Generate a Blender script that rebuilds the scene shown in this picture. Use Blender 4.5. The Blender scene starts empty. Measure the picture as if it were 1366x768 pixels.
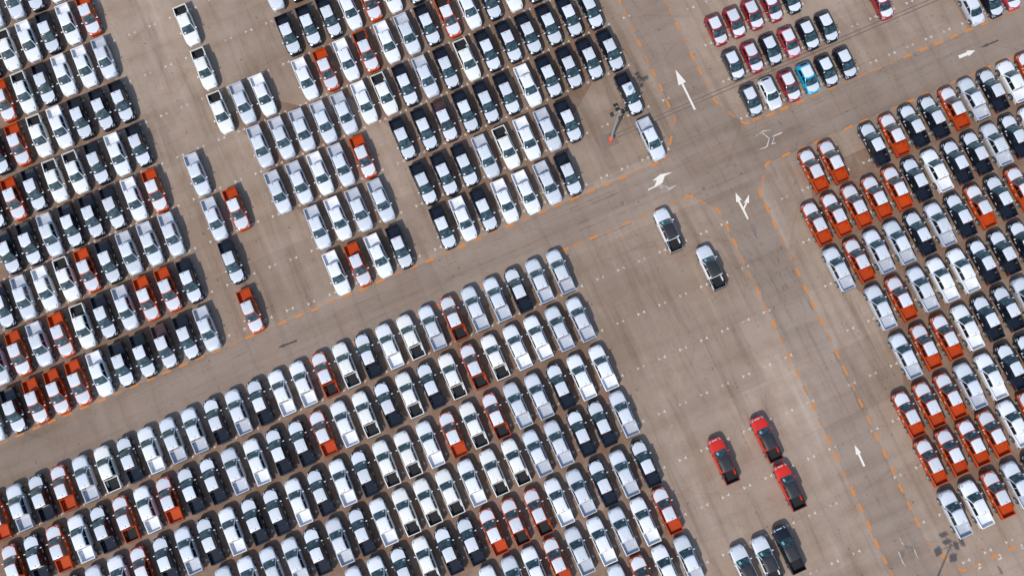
import bpy, bmesh, math, random
from mathutils import Matrix, Vector

random.seed(7)
C = bpy.context.scene.collection
SC = bpy.context.scene

# ------------------------------------------------------------------ camera
F_PX = 1200.0                       # focal length in pixels of a 1366 px wide frame
TILT, PAN, CAM_H = 0.139357, -0.015165, 103.256
fw = Vector((0, math.sin(TILT), -math.cos(TILT)))
up = Vector((0, math.cos(TILT), math.sin(TILT)))
rt = Vector((1, 0, 0))
f2 = fw * math.cos(PAN) + rt * math.sin(PAN)
r2 = rt * math.cos(PAN) - fw * math.sin(PAN)
cam_d = bpy.data.cameras.new('camera')
cam = bpy.data.objects.new('camera', cam_d)
C.objects.link(cam)
m = Matrix((r2, up, -f2)).transposed().to_4x4()
m.translation = (0, 0, CAM_H)
cam.matrix_world = m
cam_d.sensor_width = 36.0
cam_d.lens = 36.0 * F_PX / 1366.0
cam_d.clip_end = 5000
SC.camera = cam

# ------------------------------------------------------------------ light
SUN_ELEV = math.radians(50.5)
SHADOW_AZ = math.radians(63.9)      # the way shadows fall, from +X
sdir = Vector((-math.cos(SHADOW_AZ) * math.cos(SUN_ELEV), -math.sin(SHADOW_AZ) * math.cos(SUN_ELEV), math.sin(SUN_ELEV)))
world = bpy.data.worlds.new('World')
SC.world = world
world.use_nodes = True
wn = world.node_tree
bg = wn.nodes['Background']
sky = wn.nodes.new('ShaderNodeTexSky')
sky.sky_type = 'NISHITA'
sky.sun_disc = False
sky.sun_elevation = SUN_ELEV
sky.sun_rotation = math.atan2(sdir.x, sdir.y)
sky.air_density, sky.dust_density, sky.ozone_density = 1.15, 0.7, 1.2
wn.links.new(sky.outputs[0], bg.inputs[0])
bg.inputs[1].default_value = 0.15
sun_d = bpy.data.lights.new('sun', 'SUN')
sun_d.energy = 2.65
sun_d.angle = math.radians(0.9)
sun_d.color = (1.0, 0.945, 0.865)
sun = bpy.data.objects.new('sun', sun_d)
C.objects.link(sun)
sun.rotation_euler = sdir.to_track_quat('Z', 'Y').to_euler()
sun.location = (0, 0, 60)
SC.view_settings.view_transform = 'Standard'
SC.view_settings.look = 'None'
SC.view_settings.exposure = 0.30
SC.view_settings.gamma = 1.0

# ------------------------------------------------------------------ materials
def nodes_of(name):
    mt = bpy.data.materials.new(name)
    mt.use_nodes = True
    return mt, mt.node_tree, mt.node_tree.nodes['Principled BSDF']

def N(nt, kind, **kw):
    n = nt.nodes.new(kind)
    for k, v in kw.items():
        setattr(n, k, v)
    return n

def noise(nt, vec, scale, detail=3.0, rough=0.5):
    n = N(nt, 'ShaderNodeTexNoise')
    n.inputs['Scale'].default_value = scale
    n.inputs['Detail'].default_value = detail
    n.inputs['Roughness'].default_value = rough
    nt.links.new(vec, n.inputs['Vector'])
    return n.outputs['Fac']

def ramp(nt, fac, stops):
    r = N(nt, 'ShaderNodeValToRGB')
    el = r.color_ramp.elements
    while len(el) < len(stops):
        el.new(0.5)
    for e, (p, c) in zip(el, stops):
        e.position = p
        e.color = (*c, 1) if len(c) == 3 else c
    nt.links.new(fac, r.inputs[0])
    return r.outputs[0]

def mixc(nt, a, b, fac, mode='MIX'):
    x = N(nt, 'ShaderNodeMix', data_type='RGBA', blend_type=mode)
    for s, v in ((x.inputs[6], a), (x.inputs[7], b), (x.inputs[0], fac)):
        if isinstance(v, (int, float)):
            s.default_value = v
        elif isinstance(v, tuple):
            s.default_value = (*v, 1)
        else:
            nt.links.new(v, s)
    return x.outputs[2]

def paint(name, col, metal=0.0, rough=0.35, coat=0.4, var=0.06, dust=0.10):
    """car paint under a thin uneven coat of yard dust"""
    mt, nt, b = nodes_of(name)
    tc = N(nt, 'ShaderNodeTexCoord')
    oi = N(nt, 'ShaderNodeObjectInfo')
    hv = N(nt, 'ShaderNodeHueSaturation')
    hv.inputs['Color'].default_value = (*col, 1)
    mr = N(nt, 'ShaderNodeMapRange')
    mr.inputs[3].default_value = 1 - var
    mr.inputs[4].default_value = 1 + var
    nt.links.new(oi.outputs['Random'], mr.inputs[0])
    nt.links.new(mr.outputs[0], hv.inputs['Value'])
    d = noise(nt, tc.outputs['Object'], 3.0, 4)
    df = ramp(nt, d, [(0.4, (0, 0, 0)), (0.75, (dust, dust, dust))])
    c = mixc(nt, hv.outputs[0], (0.33, 0.27, 0.21), df)
    nt.links.new(c, b.inputs['Base Color'])
    b.inputs['Metallic'].default_value = metal
    b.inputs['Roughness'].default_value = rough
    b.inputs['Coat Weight'].default_value = coat
    b.inputs['Coat Roughness'].default_value = 0.12
    if coat < .1:
        b.inputs['Specular IOR Level'].default_value = .25
    return mt

def plain(name, col, rough=0.6, metal=0.0, bump=0.0, scale=8.0):
    mt, nt, b = nodes_of(name)
    tc = N(nt, 'ShaderNodeTexCoord')
    n = noise(nt, tc.outputs['Object'], scale, 4)
    lo = tuple(c * 0.82 for c in col)
    hi = tuple(min(c * 1.12, 0.95) for c in col)
    nt.links.new(ramp(nt, n, [(0.3, lo), (0.7, hi)]), b.inputs['Base Color'])
    b.inputs['Roughness'].default_value = rough
    b.inputs['Metallic'].default_value = metal
    if bump:
        bp = N(nt, 'ShaderNodeBump')
        bp.inputs['Strength'].default_value = bump
        bp.inputs['Distance'].default_value = 0.01
        nt.links.new(n, bp.inputs['Height'])
        nt.links.new(bp.outputs[0], b.inputs['Normal'])
    return mt

def glass(name, col):
    mt, nt, b = nodes_of(name)
    oi = N(nt, 'ShaderNodeObjectInfo')
    tc = N(nt, 'ShaderNodeTexCoord')
    off = N(nt, 'ShaderNodeVectorMath', operation='MULTIPLY_ADD')
    off.inputs[1].default_value = (1, 1, 1)
    nt.links.new(tc.outputs['Object'], off.inputs[0])
    cb = N(nt, 'ShaderNodeCombineXYZ')
    sc = N(nt, 'ShaderNodeMath', operation='MULTIPLY')
    sc.inputs[1].default_value = 60.0
    nt.links.new(oi.outputs['Random'], sc.inputs[0])
    nt.links.new(sc.outputs[0], cb.inputs[2])
    nt.links.new(cb.outputs[0], off.inputs[2])
    # seats and dashboard read as soft lighter and darker shapes behind the glass
    n = noise(nt, off.outputs[0], 2.6, 2, .4)
    dk = tuple(c * .45 for c in col)
    lt = tuple(c * 1.9 for c in col)
    nt.links.new(ramp(nt, n, [(.36, dk), (.52, col), (.68, lt)]), b.inputs['Base Color'])
    b.inputs['Roughness'].default_value = 0.06
    b.inputs['IOR'].default_value = 1.52
    b.inputs['Specular IOR Level'].default_value = 0.6
    b.inputs['Coat Weight'].default_value = 0.25
    b.inputs['Coat Roughness'].default_value = 0.03
    return mt

M = {
    'white': paint('white_paint', (0.73, 0.735, 0.74), var=0.04, dust=0.06),
    'cream': paint('cream_white_paint', (0.76, 0.745, 0.69), var=0.04, dust=0.06),
    'silver': paint('silver_paint', (0.50, 0.52, 0.56), metal=0.15, rough=0.38),
    'black': paint('black_paint', (0.006, 0.008, 0.014), rough=0.22, coat=0.15, dust=0.012),
    'orange': paint('orange_paint', (0.43, 0.048, 0.002), metal=0.0, rough=0.45, coat=0.04, var=0.12, dust=0.02),
    'maroon': paint('maroon_paint', (0.055, 0.020, 0.018), rough=0.3, dust=0.10),
    'red': paint('red_paint', (0.60, 0.016, 0.004), rough=0.35, coat=0.2, dust=0.03),
    'crimson': paint('crimson_paint', (0.28, 0.010, 0.018), rough=0.3, dust=0.04),
    'rose': paint('rose_paint', (0.42, 0.035, 0.055), rough=0.3, dust=0.05),
    'cyan': paint('cyan_paint', (0.0, 0.32, 0.50), rough=0.3, dust=0.04),
    'graphite': paint('graphite_paint', (0.045, 0.05, 0.06), metal=0.3, rough=0.3, dust=0.05),
    'film': paint('protective_film', (0.59, 0.615, 0.645), rough=0.45, coat=0.15, var=0.10, dust=0.06),
    'glass': glass('dark_glass', (0.022, 0.044, 0.048)),
    'side_glass': glass('side_glass', (0.008, 0.011, 0.014)),
    'rubber': plain('rubber', (0.022, 0.022, 0.023), 0.85),
    'rim': plain('alloy_rim', (0.42, 0.43, 0.45), 0.4, 0.6),
    'liner': plain('bed_liner', (0.008, 0.008, 0.009), 0.8, bump=0.3, scale=20),
    'red_lamp': plain('red_lamp', (0.42, 0.012, 0.012), 0.25),
    'clear_lamp': plain('clear_lamp', (0.45, 0.48, 0.52), 0.15, 0.3),
    'black_trim': plain('black_trim', (0.02, 0.02, 0.022), 0.5),
    'paper': plain('paper', (0.50, 0.52, 0.52), 0.7),
    'teal_paper': plain('teal_paper', (0.22, 0.52, 0.50), 0.6),
    'steel': plain('galvanised_steel', (0.38, 0.39, 0.39), 0.5, 0.4),
    'lamp_metal': plain('floodlight_metal', (0.03, 0.03, 0.028), 0.5, 0.3),
    'red_base': plain('red_base_paint', (0.58, 0.09, 0.035), 0.6),
    'concrete': plain('pad_concrete', (0.19, 0.145, 0.115), 0.9, bump=0.4, scale=5),
}

def worn_paint(name, col, wear=0.5):
    """road paint, scuffed through to the paving in specks"""
    mt, nt, b = nodes_of(name)
    g = N(nt, 'ShaderNodeNewGeometry')
    n1 = noise(nt, g.outputs['Position'], 7.0, 5, 0.7)
    n2 = noise(nt, g.outputs['Position'], 0.9, 2)
    f = N(nt, 'ShaderNodeMath', operation='MULTIPLY_ADD')
    nt.links.new(n2, f.inputs[0])
    f.inputs[1].default_value = 0.5
    nt.links.new(n1, f.inputs[2])
    c = ramp(nt, f.outputs[0], [(wear, (0, 0, 0)), (wear + 0.22, (1, 1, 1))])
    nt.links.new(mixc(nt, (0.235, 0.175, 0.14), col, c), b.inputs['Base Color'])
    b.inputs['Roughness'].default_value = 0.75
    return mt

M['orange_line'] = worn_paint('orange_line_paint', (0.56, 0.190, 0.032), 0.45)
M['white_line'] = worn_paint('white_line_paint', (0.58, 0.52, 0.44), 0.46)
M['white_line_old'] = worn_paint('white_line_paint_old', (0.50, 0.44, 0.37), 0.56)
M['orange_line_old'] = worn_paint('orange_line_paint_old', (0.44, 0.18, 0.055), 0.58)
M['white_arrow'] = worn_paint('white_arrow_paint', (0.74, 0.67, 0.58), 0.36)
M['faded_line'] = worn_paint('faded_line_paint', (0.58, 0.51, 0.44), 0.62)
M['black_line'] = worn_paint('blackout_paint', (0.075, 0.055, 0.045), 0.42)
M['thin_black'] = worn_paint('thin_blackout_paint', (0.13, 0.105, 0.09), 0.60)

def paving(name, tint, streak_amt, dirt_amt, road=False):
    mt, nt, b = nodes_of(name)
    g = N(nt, 'ShaderNodeNewGeometry')
    mp = N(nt, 'ShaderNodeMapping')
    mp.inputs['Rotation'].default_value = (0, 0, -0.414)
    nt.links.new(g.outputs['Position'], mp.inputs['Vector'])
    P = mp.outputs[0]
    def stretched(sx, sy, scale, det=3, rough=0.55, loc=(0, 0, 0)):
        s = N(nt, 'ShaderNodeMapping')
        s.inputs['Scale'].default_value = (sx, sy, 1)
        s.inputs['Location'].default_value = loc
        nt.links.new(P, s.inputs['Vector'])
        return noise(nt, s.outputs[0], scale, det, rough)
    big = noise(nt, P, 0.045, 4, 0.6)
    mid = noise(nt, P, 0.35, 5, 0.6)
    fine = noise(nt, P, 5.0, 4, 0.7)
    grit = noise(nt, P, 26.0, 2, 0.6)
    t = tint
    col = ramp(nt, big, [(0.34, tuple(x * y for x, y in zip(t, (0.80, 0.76, 0.73)))), (0.5, t), (0.66, tuple(x * y for x, y in zip(t, (1.10, 1.11, 1.12))))])
    # reddish dirt carried in by wheels
    col = mixc(nt, col, (0.25, 0.155, 0.10), ramp(nt, mid, [(0.45, (0, 0, 0)), (0.72, (dirt_amt,) * 3)]))
    # wear streaks the way the vehicles drive in
    s1 = stretched(1.0, 0.07, 0.75, 4, 0.6)
    s2 = stretched(0.06, 1.0, 0.55, 4, 0.6, (7, 3, 0))
    sa = ramp(nt, s1, [(0.30, (0.74, 0.72, 0.70)), (0.48, (1, 1, 1)), (0.55, (1, 1, 1)), (0.72, (1.16, 1.18, 1.2))])
    sb = ramp(nt, s2, [(0.30, (0.80, 0.78, 0.76)), (0.5, (1, 1, 1)), (0.72, (1.10, 1.11, 1.12))])
    col = mixc(nt, col, sa, streak_amt if not road else streak_amt * 0.7, 'MULTIPLY')
    col = mixc(nt, col, sb, streak_amt * (0.45 if not road else 0.9), 'MULTIPLY')
    # cast slabs of slightly different tone with filled joints
    br = N(nt, 'ShaderNodeTexBrick')
    br.offset = 0.37
    br.inputs['Scale'].default_value = 1.0
    br.inputs['Brick Width'].default_value = 13.4
    br.inputs['Row Height'].default_value = 7.3
    br.inputs['Mortar Size'].default_value = 0.03
    br.inputs['Mortar Smooth'].default_value = 0.6
    br.inputs['Color1'].default_value = (0.86, 0.855, 0.845, 1)
    br.inputs['Color2'].default_value = (1.08, 1.09, 1.10, 1)
    br.inputs['Mortar'].default_value = (0.80, 0.78, 0.76, 1)
    wob = N(nt, 'ShaderNodeMix', data_type='VECTOR')
    wob.inputs[0].default_value = 0.02
    nz = N(nt, 'ShaderNodeTexNoise')
    nz.inputs['Scale'].default_value = 0.6
    nt.links.new(P, nz.inputs['Vector'])
    va = N(nt, 'ShaderNodeVectorMath', operation='MULTIPLY_ADD')
    va.inputs[1].default_value = (0.5, 0.5, 0)
    nt.links.new(nz.outputs['Color'], va.inputs[0])
    nt.links.new(P, va.inputs[2])
    nt.links.new(va.outputs[0], br.inputs['Vector'])
    col = mixc(nt, col, br.outputs['Color'], 0.8, 'MULTIPLY')
    b2 = N(nt, 'ShaderNodeTexBrick')
    b2.offset = 0.5
    b2.inputs['Scale'].default_value = 1.0
    b2.inputs['Brick Width'].default_value = 2.65
    b2.inputs['Row Height'].default_value = 5.62
    b2.inputs['Mortar Size'].default_value = 0.035
    b2.inputs['Mortar Smooth'].default_value = 0.8
    b2.inputs['Color1'].default_value = (0.93, 0.925, 0.92, 1)
    b2.inputs['Color2'].default_value = (1.06, 1.065, 1.07, 1)
    b2.inputs['Mortar'].default_value = (0.86, 0.845, 0.83, 1)
    nt.links.new(va.outputs[0], b2.inputs['Vector'])
    col = mixc(nt, col, b2.outputs['Color'], 0.55 if not road else 0.2, 'MULTIPLY')
    # hairline cracks
    vo = N(nt, 'ShaderNodeTexVoronoi', feature='DISTANCE_TO_EDGE')
    vo.inputs['Scale'].default_value = 0.22
    nt.links.new(va.outputs[0], vo.inputs['Vector'])
    ck = ramp(nt, vo.outputs['Distance'], [(0.0, (0.80, 0.79, 0.78)), (0.010, (1, 1, 1))])
    col = mixc(nt, col, ck, 0.6, 'MULTIPLY')
    # fine grain, dark specks
    fg = ramp(nt, fine, [(0.25, (0.86, 0.85, 0.84)), (0.75, (1.12, 1.12, 1.12))])
    col = mixc(nt, col, fg, 0.55, 'MULTIPLY')
    gg = ramp(nt, grit, [(0.3, (0.86, 0.85, 0.84)), (0.7, (1.10, 1.10, 1.10))])
    col = mixc(nt, col, gg, 0.6, 'MULTIPLY')
    sp = noise(nt, P, 1.7, 2, 0.4)
    sk = ramp(nt, sp, [(0.70, (1, 1, 1)), (0.735, (0.62, 0.58, 0.55))])
    col = mixc(nt, col, sk, 0.8, 'MULTIPLY')
    nt.links.new(col, b.inputs['Base Color'])
    b.inputs['Roughness'].default_value = 0.92
    b.inputs['Specular IOR Level'].default_value = 0.25
    bp = N(nt, 'ShaderNodeBump')
    bp.inputs['Strength'].default_value = 0.25
    bp.inputs['Distance'].default_value = 0.02
    nt.links.new(fine, bp.inputs['Height'])
    nt.links.new(bp.outputs[0], b.inputs['Normal'])
    return mt

M['ground'] = paving('yard_paving', (0.324, 0.240, 0.180), 1.0, 0.50)
M['road'] = paving('road_paving', (0.270, 0.203, 0.157), 0.9, 0.36, road=True)

# ------------------------------------------------------------------ mesh helpers
def mesh_from(name, verts, faces, mat, smooth=True, mats=None, fmat=None):
    me = bpy.data.meshes.new(name)
    me.from_pydata(verts, [], faces)
    for x in (mats or [mat]):
        me.materials.append(M[x] if isinstance(x, str) else x)
    if fmat:
        me.polygons.foreach_set('material_index', fmat)
    bm = bmesh.new()
    bm.from_mesh(me)
    bmesh.ops.remove_doubles(bm, verts=bm.verts, dist=1e-5)
    bmesh.ops.recalc_face_normals(bm, faces=bm.faces)
    bm.to_mesh(me)
    bm.free()
    if smooth:
        me.polygons.foreach_set('use_smooth', [True] * len(me.polygons))
        me.set_sharp_from_angle(angle=math.radians(38))
    me.update()
    return me

def loft(rings, closed=True, cap0=True, cap1=True):
    n = len(rings[0])
    v = [p for r in rings for p in r]
    f = []
    for i in range(len(rings) - 1):
        for j in range(n if closed else n - 1):
            k = (j + 1) % n
            f.append((i * n + j, i * n + k, (i + 1) * n + k, (i + 1) * n + j))
    if cap0:
        f.append(tuple(range(n)))
    if cap1:
        f.append(tuple(range((len(rings) - 1) * n, len(rings) * n)))
    return v, f

def box_mesh(name, c, s, mat, bevel=0.0):
    bm = bmesh.new()
    bmesh.ops.create_cube(bm, size=1.0, matrix=Matrix.Translation(c) @ Matrix.Diagonal((*s, 1)))
    if bevel:
        bmesh.ops.bevel(bm, geom=bm.edges[:], offset=bevel, segments=2, affect='EDGES', profile=0.6)
    me = bpy.data.meshes.new(name)
    bm.to_mesh(me)
    bm.free()
    me.materials.append(M[mat])
    return me

def interp(tab, y):
    """piecewise linear table [(y, value...)], y falling"""
    if y >= tab[0][0]:
        return tab[0][1:]
    for a, b in zip(tab, tab[1:]):
        if a[0] >= y >= b[0]:
            t = (a[0] - y) / (a[0] - b[0])
            return tuple(p + (q - p) * t for p, q in zip(a[1:], b[1:]))
    return tab[-1][1:]

def link(name, data, parent=None, loc=(0, 0, 0)):
    o = bpy.data.objects.new(name, data)
    C.objects.link(o)
    o.parent = parent
    o.location = loc
    return o

def tag(o, label=None, cat=None, group=None, kind=None):
    if label: o['label'] = label
    if cat: o['category'] = cat
    if group: o['group'] = group
    if kind: o['kind'] = kind
    return o

# ------------------------------------------------------------------ vehicle builder
PICKUP = dict(
    # y, half width, underside z, shoulder z, centre-line z of the bonnet
    body=[(2.62, .36, .46, .70, .72), (2.60, .54, .38, .80, .83), (2.52, .70, .33, .90, .95), (2.39, .785, .31, .97, 1.03), (2.2, .865, .30, 1.01, 1.08), (1.95, .905, .30, 1.04, 1.105),
          (1.62, .925, .30, 1.06, 1.13), (1.2, .93, .30, 1.09, 1.16), (.6, .93, .32, 1.10, 1.14), (-1.19, .93, .34, 1.10, 1.12)],
    wheels=(1.64, -1.60), wr=.39, arch=.47, track=.80, ww=.27,
    # z, front y, rear y, half width
    cab=[(1.06, 1.30, -1.195, .845), (1.30, 1.02, -1.19, .80), (1.50, .75, -1.17, .745), (1.68, .50, -1.13, .685), (1.76, .38, -1.07, .635), (1.80, .22, -.95, .54)],
    bow=.09, hood=(2.46, 1.29), hood_w=.80, glass_z=(1.14, 1.70), side_y=((.90, .38, -.06), (-.13, -1.06, -.98)), side_z=(1.18, 1.66),
    mirror=(1.01, .83, 1.16), rear_bow=.04,
)
HATCH = dict(
    body=[(1.99, .42, .40, .58, .60), (1.96, .58, .33, .68, .71), (1.86, .70, .28, .78, .82), (1.70, .775, .25, .85, .90), (1.45, .81, .22, .90, .96),
          (1.0, .835, .21, .95, 1.01), (.4, .845, .21, .97, 1.0), (-1.2, .845, .22, .98, 1.0), (-1.70, .80, .28, .95, .97), (-1.90, .70, .33, .88, .90), (-1.97, .55, .40, .70, .72)],
    wheels=(1.24, -1.28), wr=.31, arch=.37, track=.74, ww=.21,
    cab=[(.93, 1.08, -1.86, .80), (1.10, .80, -1.76, .77), (1.26, .52, -1.62, .715), (1.39, .27, -1.46, .65), (1.45, .10, -1.30, .585), (1.48, -.12, -1.05, .49)],
    bow=.17, hood=(1.80, 1.04), hood_w=.72, glass_z=(.99, 1.39), side_y=((.62, .16, -.26), (-.34, -1.28, -1.10)), side_z=(1.02, 1.36),
    mirror=(.93, .60, 1.02), rear_bow=.10,
)

def stations(S):
    ys = {t[0] for t in S['body']}
    lo = S['body'][-1][0]
    for w in S['wheels']:
        for k in (-1, -.96, -.85, -.6, -.3, 0, .3, .6, .85, .96, 1):
            ys.add(round(w + k * S['arch'], 3))
    ys |= {1.9, 2.3, 1.0}
    return sorted((y for y in ys if lo <= y <= S['body'][0][0]), reverse=True)

def arch_z(S, y, zb):
    for w in S['wheels']:
        d = abs(y - w)
        if d < S['arch'] * .999:
            return max(zb, S['wr'] * .92 + math.sqrt(S['arch'] ** 2 - d * d))
    return zb

def top_z(S, x, y):
    hw, zb, zs, zc = interp(S['body'], y)
    t = min(abs(x) / (hw - .10), 1.15)
    return zs + (zc - zs) * (1 - t ** 2.6)

def body_mesh(S, mat):
    rings = []
    for y in stations(S):
        hw, zb, zs, zc = interp(S['body'], y)
        za = arch_z(S, y, zb)
        half = [(hw * .62, zb), (hw * .64, za), (hw - .035, za), (hw - .008, min(max(za + .05, zb + .10), zs - .18)), (hw, max(zs - .28, min(za + .1, zs - .16))), (hw - .004, zs - .13), (hw - .03, zs - .04)]
        for fx in (1.0, .93, .8, .6, .3):
            x = (hw - .10) * fx + (.045 if fx == 1.0 else 0)
            half.append((x, top_z(S, x, y)))
        ring = [(x, y, z) for x, z in half] + [(0, y, zc)] + [(-x, y, z) for x, z in reversed(half)]
        rings.append(ring)
    v, f = loft(rings)
    return mesh_from('body', v, f, mat)

def cab_interp(S, z):
    t = S['cab']
    for a, b in zip(t, t[1:]):
        if a[0] <= z <= b[0]:
            k = (z - a[0]) / (b[0] - a[0])
            return tuple(p + (q - p) * k for p, q in zip(a[1:], b[1:]))
    return t[-1][1:]

def cab_mesh(S, mat):
    rings = []
    for z, yf, yr, hw in S['cab']:
        r = []
        for i in range(9):
            u = -1 + i / 4
            r.append((hw * u, yf - S['bow'] * abs(u) ** 2.4, z))
        for k in (.25, .5, .75):
            r.append((hw, (yf - S['bow']) * (1 - k) + (yr + S['rear_bow']) * k, z))
        for i in range(7):
            u = 1 - i / 3
            r.append((hw * u, yr + S['rear_bow'] * abs(u) ** 2.4, z))
        for k in (.75, .5, .25):
            r.append((-hw, (yf - S['bow']) * (1 - k) + (yr + S['rear_bow']) * k, z))
        rings.append(r)
    v, f = loft(rings)
    return mesh_from('cab', v, f, mat)

def grid_mesh(name, pts, mat, thick=None):
    nr, nc = len(pts), len(pts[0])
    v = [p for r in pts for p in r]
    f = [(i * nc + j, i * nc + j + 1, (i + 1) * nc + j + 1, (i + 1) * nc + j) for i in range(nr - 1) for j in range(nc - 1)]
    if thick:
        n = nr * nc
        v2 = [(p[0] + thick[0], p[1] + thick[1], p[2] + thick[2]) for p in v]
        f2_ = [tuple(reversed([n + k for k in q])) for q in f]
        rim = [i for i in range(nc)] + [(i + 1) * nc - 1 for i in range(1, nr)] + [(nr - 1) * nc + j for j in range(nc - 2, -1, -1)] + [i * nc for i in range(nr - 2, 0, -1)]
        side = [(rim[k], rim[(k + 1) % len(rim)], n + rim[(k + 1) % len(rim)], n + rim[k]) for k in range(len(rim))]
        v, f = v + v2, f + f2_ + side
    return mesh_from(name, v, f, mat)

def windshield(S):
    z0, z1 = S['glass_z']
    rows = []
    for i in range(4):
        z = z0 + (z1 - z0) * i / 3
        yf, yr, hw = cab_interp(S, z)
        w = (hw - (.05 if i else .075)) / hw
        rows.append([(hw * w * (-1 + j / 4), yf - S['bow'] * abs(w * (-1 + j / 4)) ** 2.4 + .014, z + .012) for j in range(9)])
    return grid_mesh('windshield', rows, 'glass', (0, -.012, -.012))

def rear_glass(S):
    z0, z1 = S['glass_z'][0] + .04, S['glass_z'][1] - .03
    rows = []
    for i in range(3):
        z = z0 + (z1 - z0) * i / 2
        yf, yr, hw = cab_interp(S, z)
        rows.append([((hw - .10) * (-1 + j / 3), yr + S['rear_bow'] * abs(-1 + j / 3) ** 2.4 - .014, z + .006) for j in range(7)])
    return grid_mesh('rear_window', rows, 'side_glass', (0, .012, -.006))

def side_glass(S, k, s):
    z0, z1 = S['side_z']
    y = S['side_y'][k]
    rows = []
    for i in range(4):
        t = i / 3
        z = z0 + (z1 - z0) * t
        hw = cab_interp(S, z)[2]
        if k == 0:
            ya, yb = y[0] + (y[1] - y[0]) * t, y[2]
        else:
            ya, yb = y[0], y[1] + (y[2] - y[1]) * t
        rows.append([(s * (hw + .012), ya + (yb - ya) * j / 2, z + .004) for j in range(3)])
    return grid_mesh('side_window', rows, 'side_glass', (-s * .012, 0, -.004))

def hood_panel(S, lift, mat, name='hood_film', inset=0.0, y_end=None):
    y0, y1 = S['hood']
    y0 -= inset
    y1 = (y_end or y1) + inset
    rows = []
    for i in range(8):
        t = i / 7
        y = y0 + (y1 - y0) * t
        hw = min(interp(S['body'], y)[0] - .085, S['hood_w']) - inset
        w = hw * (.66 + .34 * (1 - (1 - min(1, t * 2.6)) ** 2) ** .5)
        rows.append([(w * (-1 + j / 4), y - .16 * abs(-1 + j / 4) ** 2.6 * (1 - t) - .10 * t * (abs(-1 + j / 4) ** 2.2), 0) for j in range(9)])
    rows = [[(x, y, top_z(S, x, y) + lift) for x, y, _ in r] for r in rows]
    return grid_mesh(name, rows, mat, (0, 0, -.02))

def roof_panel(S, mat, name='roof_film', grow=0.0):
    """covers the roof, following its crown and shoulders"""
    (za, fa, ra, wa), (zb, fb, rb, wb) = S['cab'][-2:]
    g = .7 if grow else -.05          # how far past the shoulder line it reaches
    us = [-1, -.5, 0, .5, 1]
    xs = [-(wa + (wa - wb) * g)] + [wb * u for u in us] + [wa + (wa - wb) * g]
    rows = []
    for t, e in ((fa + (fa - fb) * g, 1), (fb, 0), (fb * .6 + rb * .4, 0), (fb * .3 + rb * .7, 0), (rb, 0), (ra - (rb - ra) * g, 1)):
        row = []
        for j, x in enumerate(xs):
            k = (1 + g) if (e or j in (0, len(xs) - 1)) else 0
            fr = max(0.0, min(1.0, (t - rb) / (fb - rb)))
            u = min(1.0, abs(x) / wa)
            y = t - S['bow'] * fr * u ** 2.4
            row.append((x, y, zb + (za - zb) * k + (.014 if not grow else .012)))
        rows.append(row)
    return grid_mesh(name, rows, mat, (0, 0, -.012))

def bed_ring(y, hw, za, floor, rail):
    h = [(.60, .46), (.62, za if za > .5 else .46), (hw - .03, za if za > .5 else .42), (hw, max(za + .03, .55)), (hw, 1.02), (hw - .012, 1.085), (hw - .04, 1.10), (hw - rail, 1.10), (hw - rail - .012, 1.085), (hw - rail - .015, floor + .02), (hw - rail - .04, floor)]
    return [(x, y, z) for x, z in h] + [(-x, y, z) for x, z in reversed(h)]

def bed_mesh(S, mat):
    ys = [(-1.21, 1.085), (-1.26, 1.085), (-1.265, .62)]
    w = S['wheels'][1]
    inner = sorted({round(w + k * S['arch'], 3) for k in (-1, -.96, -.85, -.6, -.3, 0, .3, .6, .85)}, reverse=True)
    ys += [(y, .62) for y in inner if y < -1.27]
    ys += [(-2.40, .62), (-2.58, .62), (-2.585, 1.085), (-2.66, 1.085)]
    rings = []
    for y, fl in ys:
        hw = .915 - max(0, -1.3 - y) * .035
        rings.append(bed_ring(y, hw, arch_z(S, y, .42), fl, .105))
    v, f = loft(rings)
    return mesh_from('cargo_bed', v, f, mat)

def liner_mesh(over=False):
    """over: it also caps the bed's rails"""
    def ring(y, zt):
        h = [(.765, 1.093), (.75, .66), (.72, .636)]
        h = [(x, zt if zt else z) for x, z in h]
        if over:
            h = [(.868 if y < -2 else .893, 1.106), (.765, 1.112)] + h[1:]
        return [(x, y, z) for x, z in h] + [(-x, y, z) for x, z in reversed(h)]
    rings = [ring(-1.235, 1.094), ring(-1.285, None), ring(-1.7, None), ring(-2.2, None), ring(-2.555, None), ring(-2.605, 1.112 if over else 1.094)] + ([ring(-2.655, 1.112)] if over else [])
    v, f = loft(rings, closed=False, cap0=False, cap1=False)
    return mesh_from('bed_liner', v, f, 'liner')

def wheel_mesh(S, side):
    n, r, w = 20, S['wr'], S['ww'] / 2
    prof = [(-w, r * .55, 0), (-w, r * .93, 0), (-w * .75, r, 0), (w * .75, r, 0), (w, r * .93, 0), (w * 1.0, r * .70, 0), (w * .82, r * .66, 1), (w * .70, r * .22, 1), (w * .85, r * .10, 1)]
    rings = []
    for x, rad, _ in prof:
        rings.append([(side * x, rad * math.cos(2 * math.pi * k / n), rad * math.sin(2 * math.pi * k / n) + r) for k in range(n)])
    v, f = loft(rings)
    fm = []
    for i in range(len(prof) - 1):
        for k in range(n):
            rimz = prof[i + 1][2] == 1
            fm.append(1 if rimz and not (i == 6 and k % 4 == 0) else 0)
    fm += [0, 1]
    me = bpy.data.meshes.new('wheel')
    me.from_pydata(v, [], f)
    me.materials.append(M['rubber']); me.materials.append(M['rim'])
    me.polygons.foreach_set('material_index', fm)
    me.polygons.foreach_set('use_smooth', [True] * len(f))
    me.set_sharp_from_angle(angle=math.radians(40))
    return me

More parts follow.
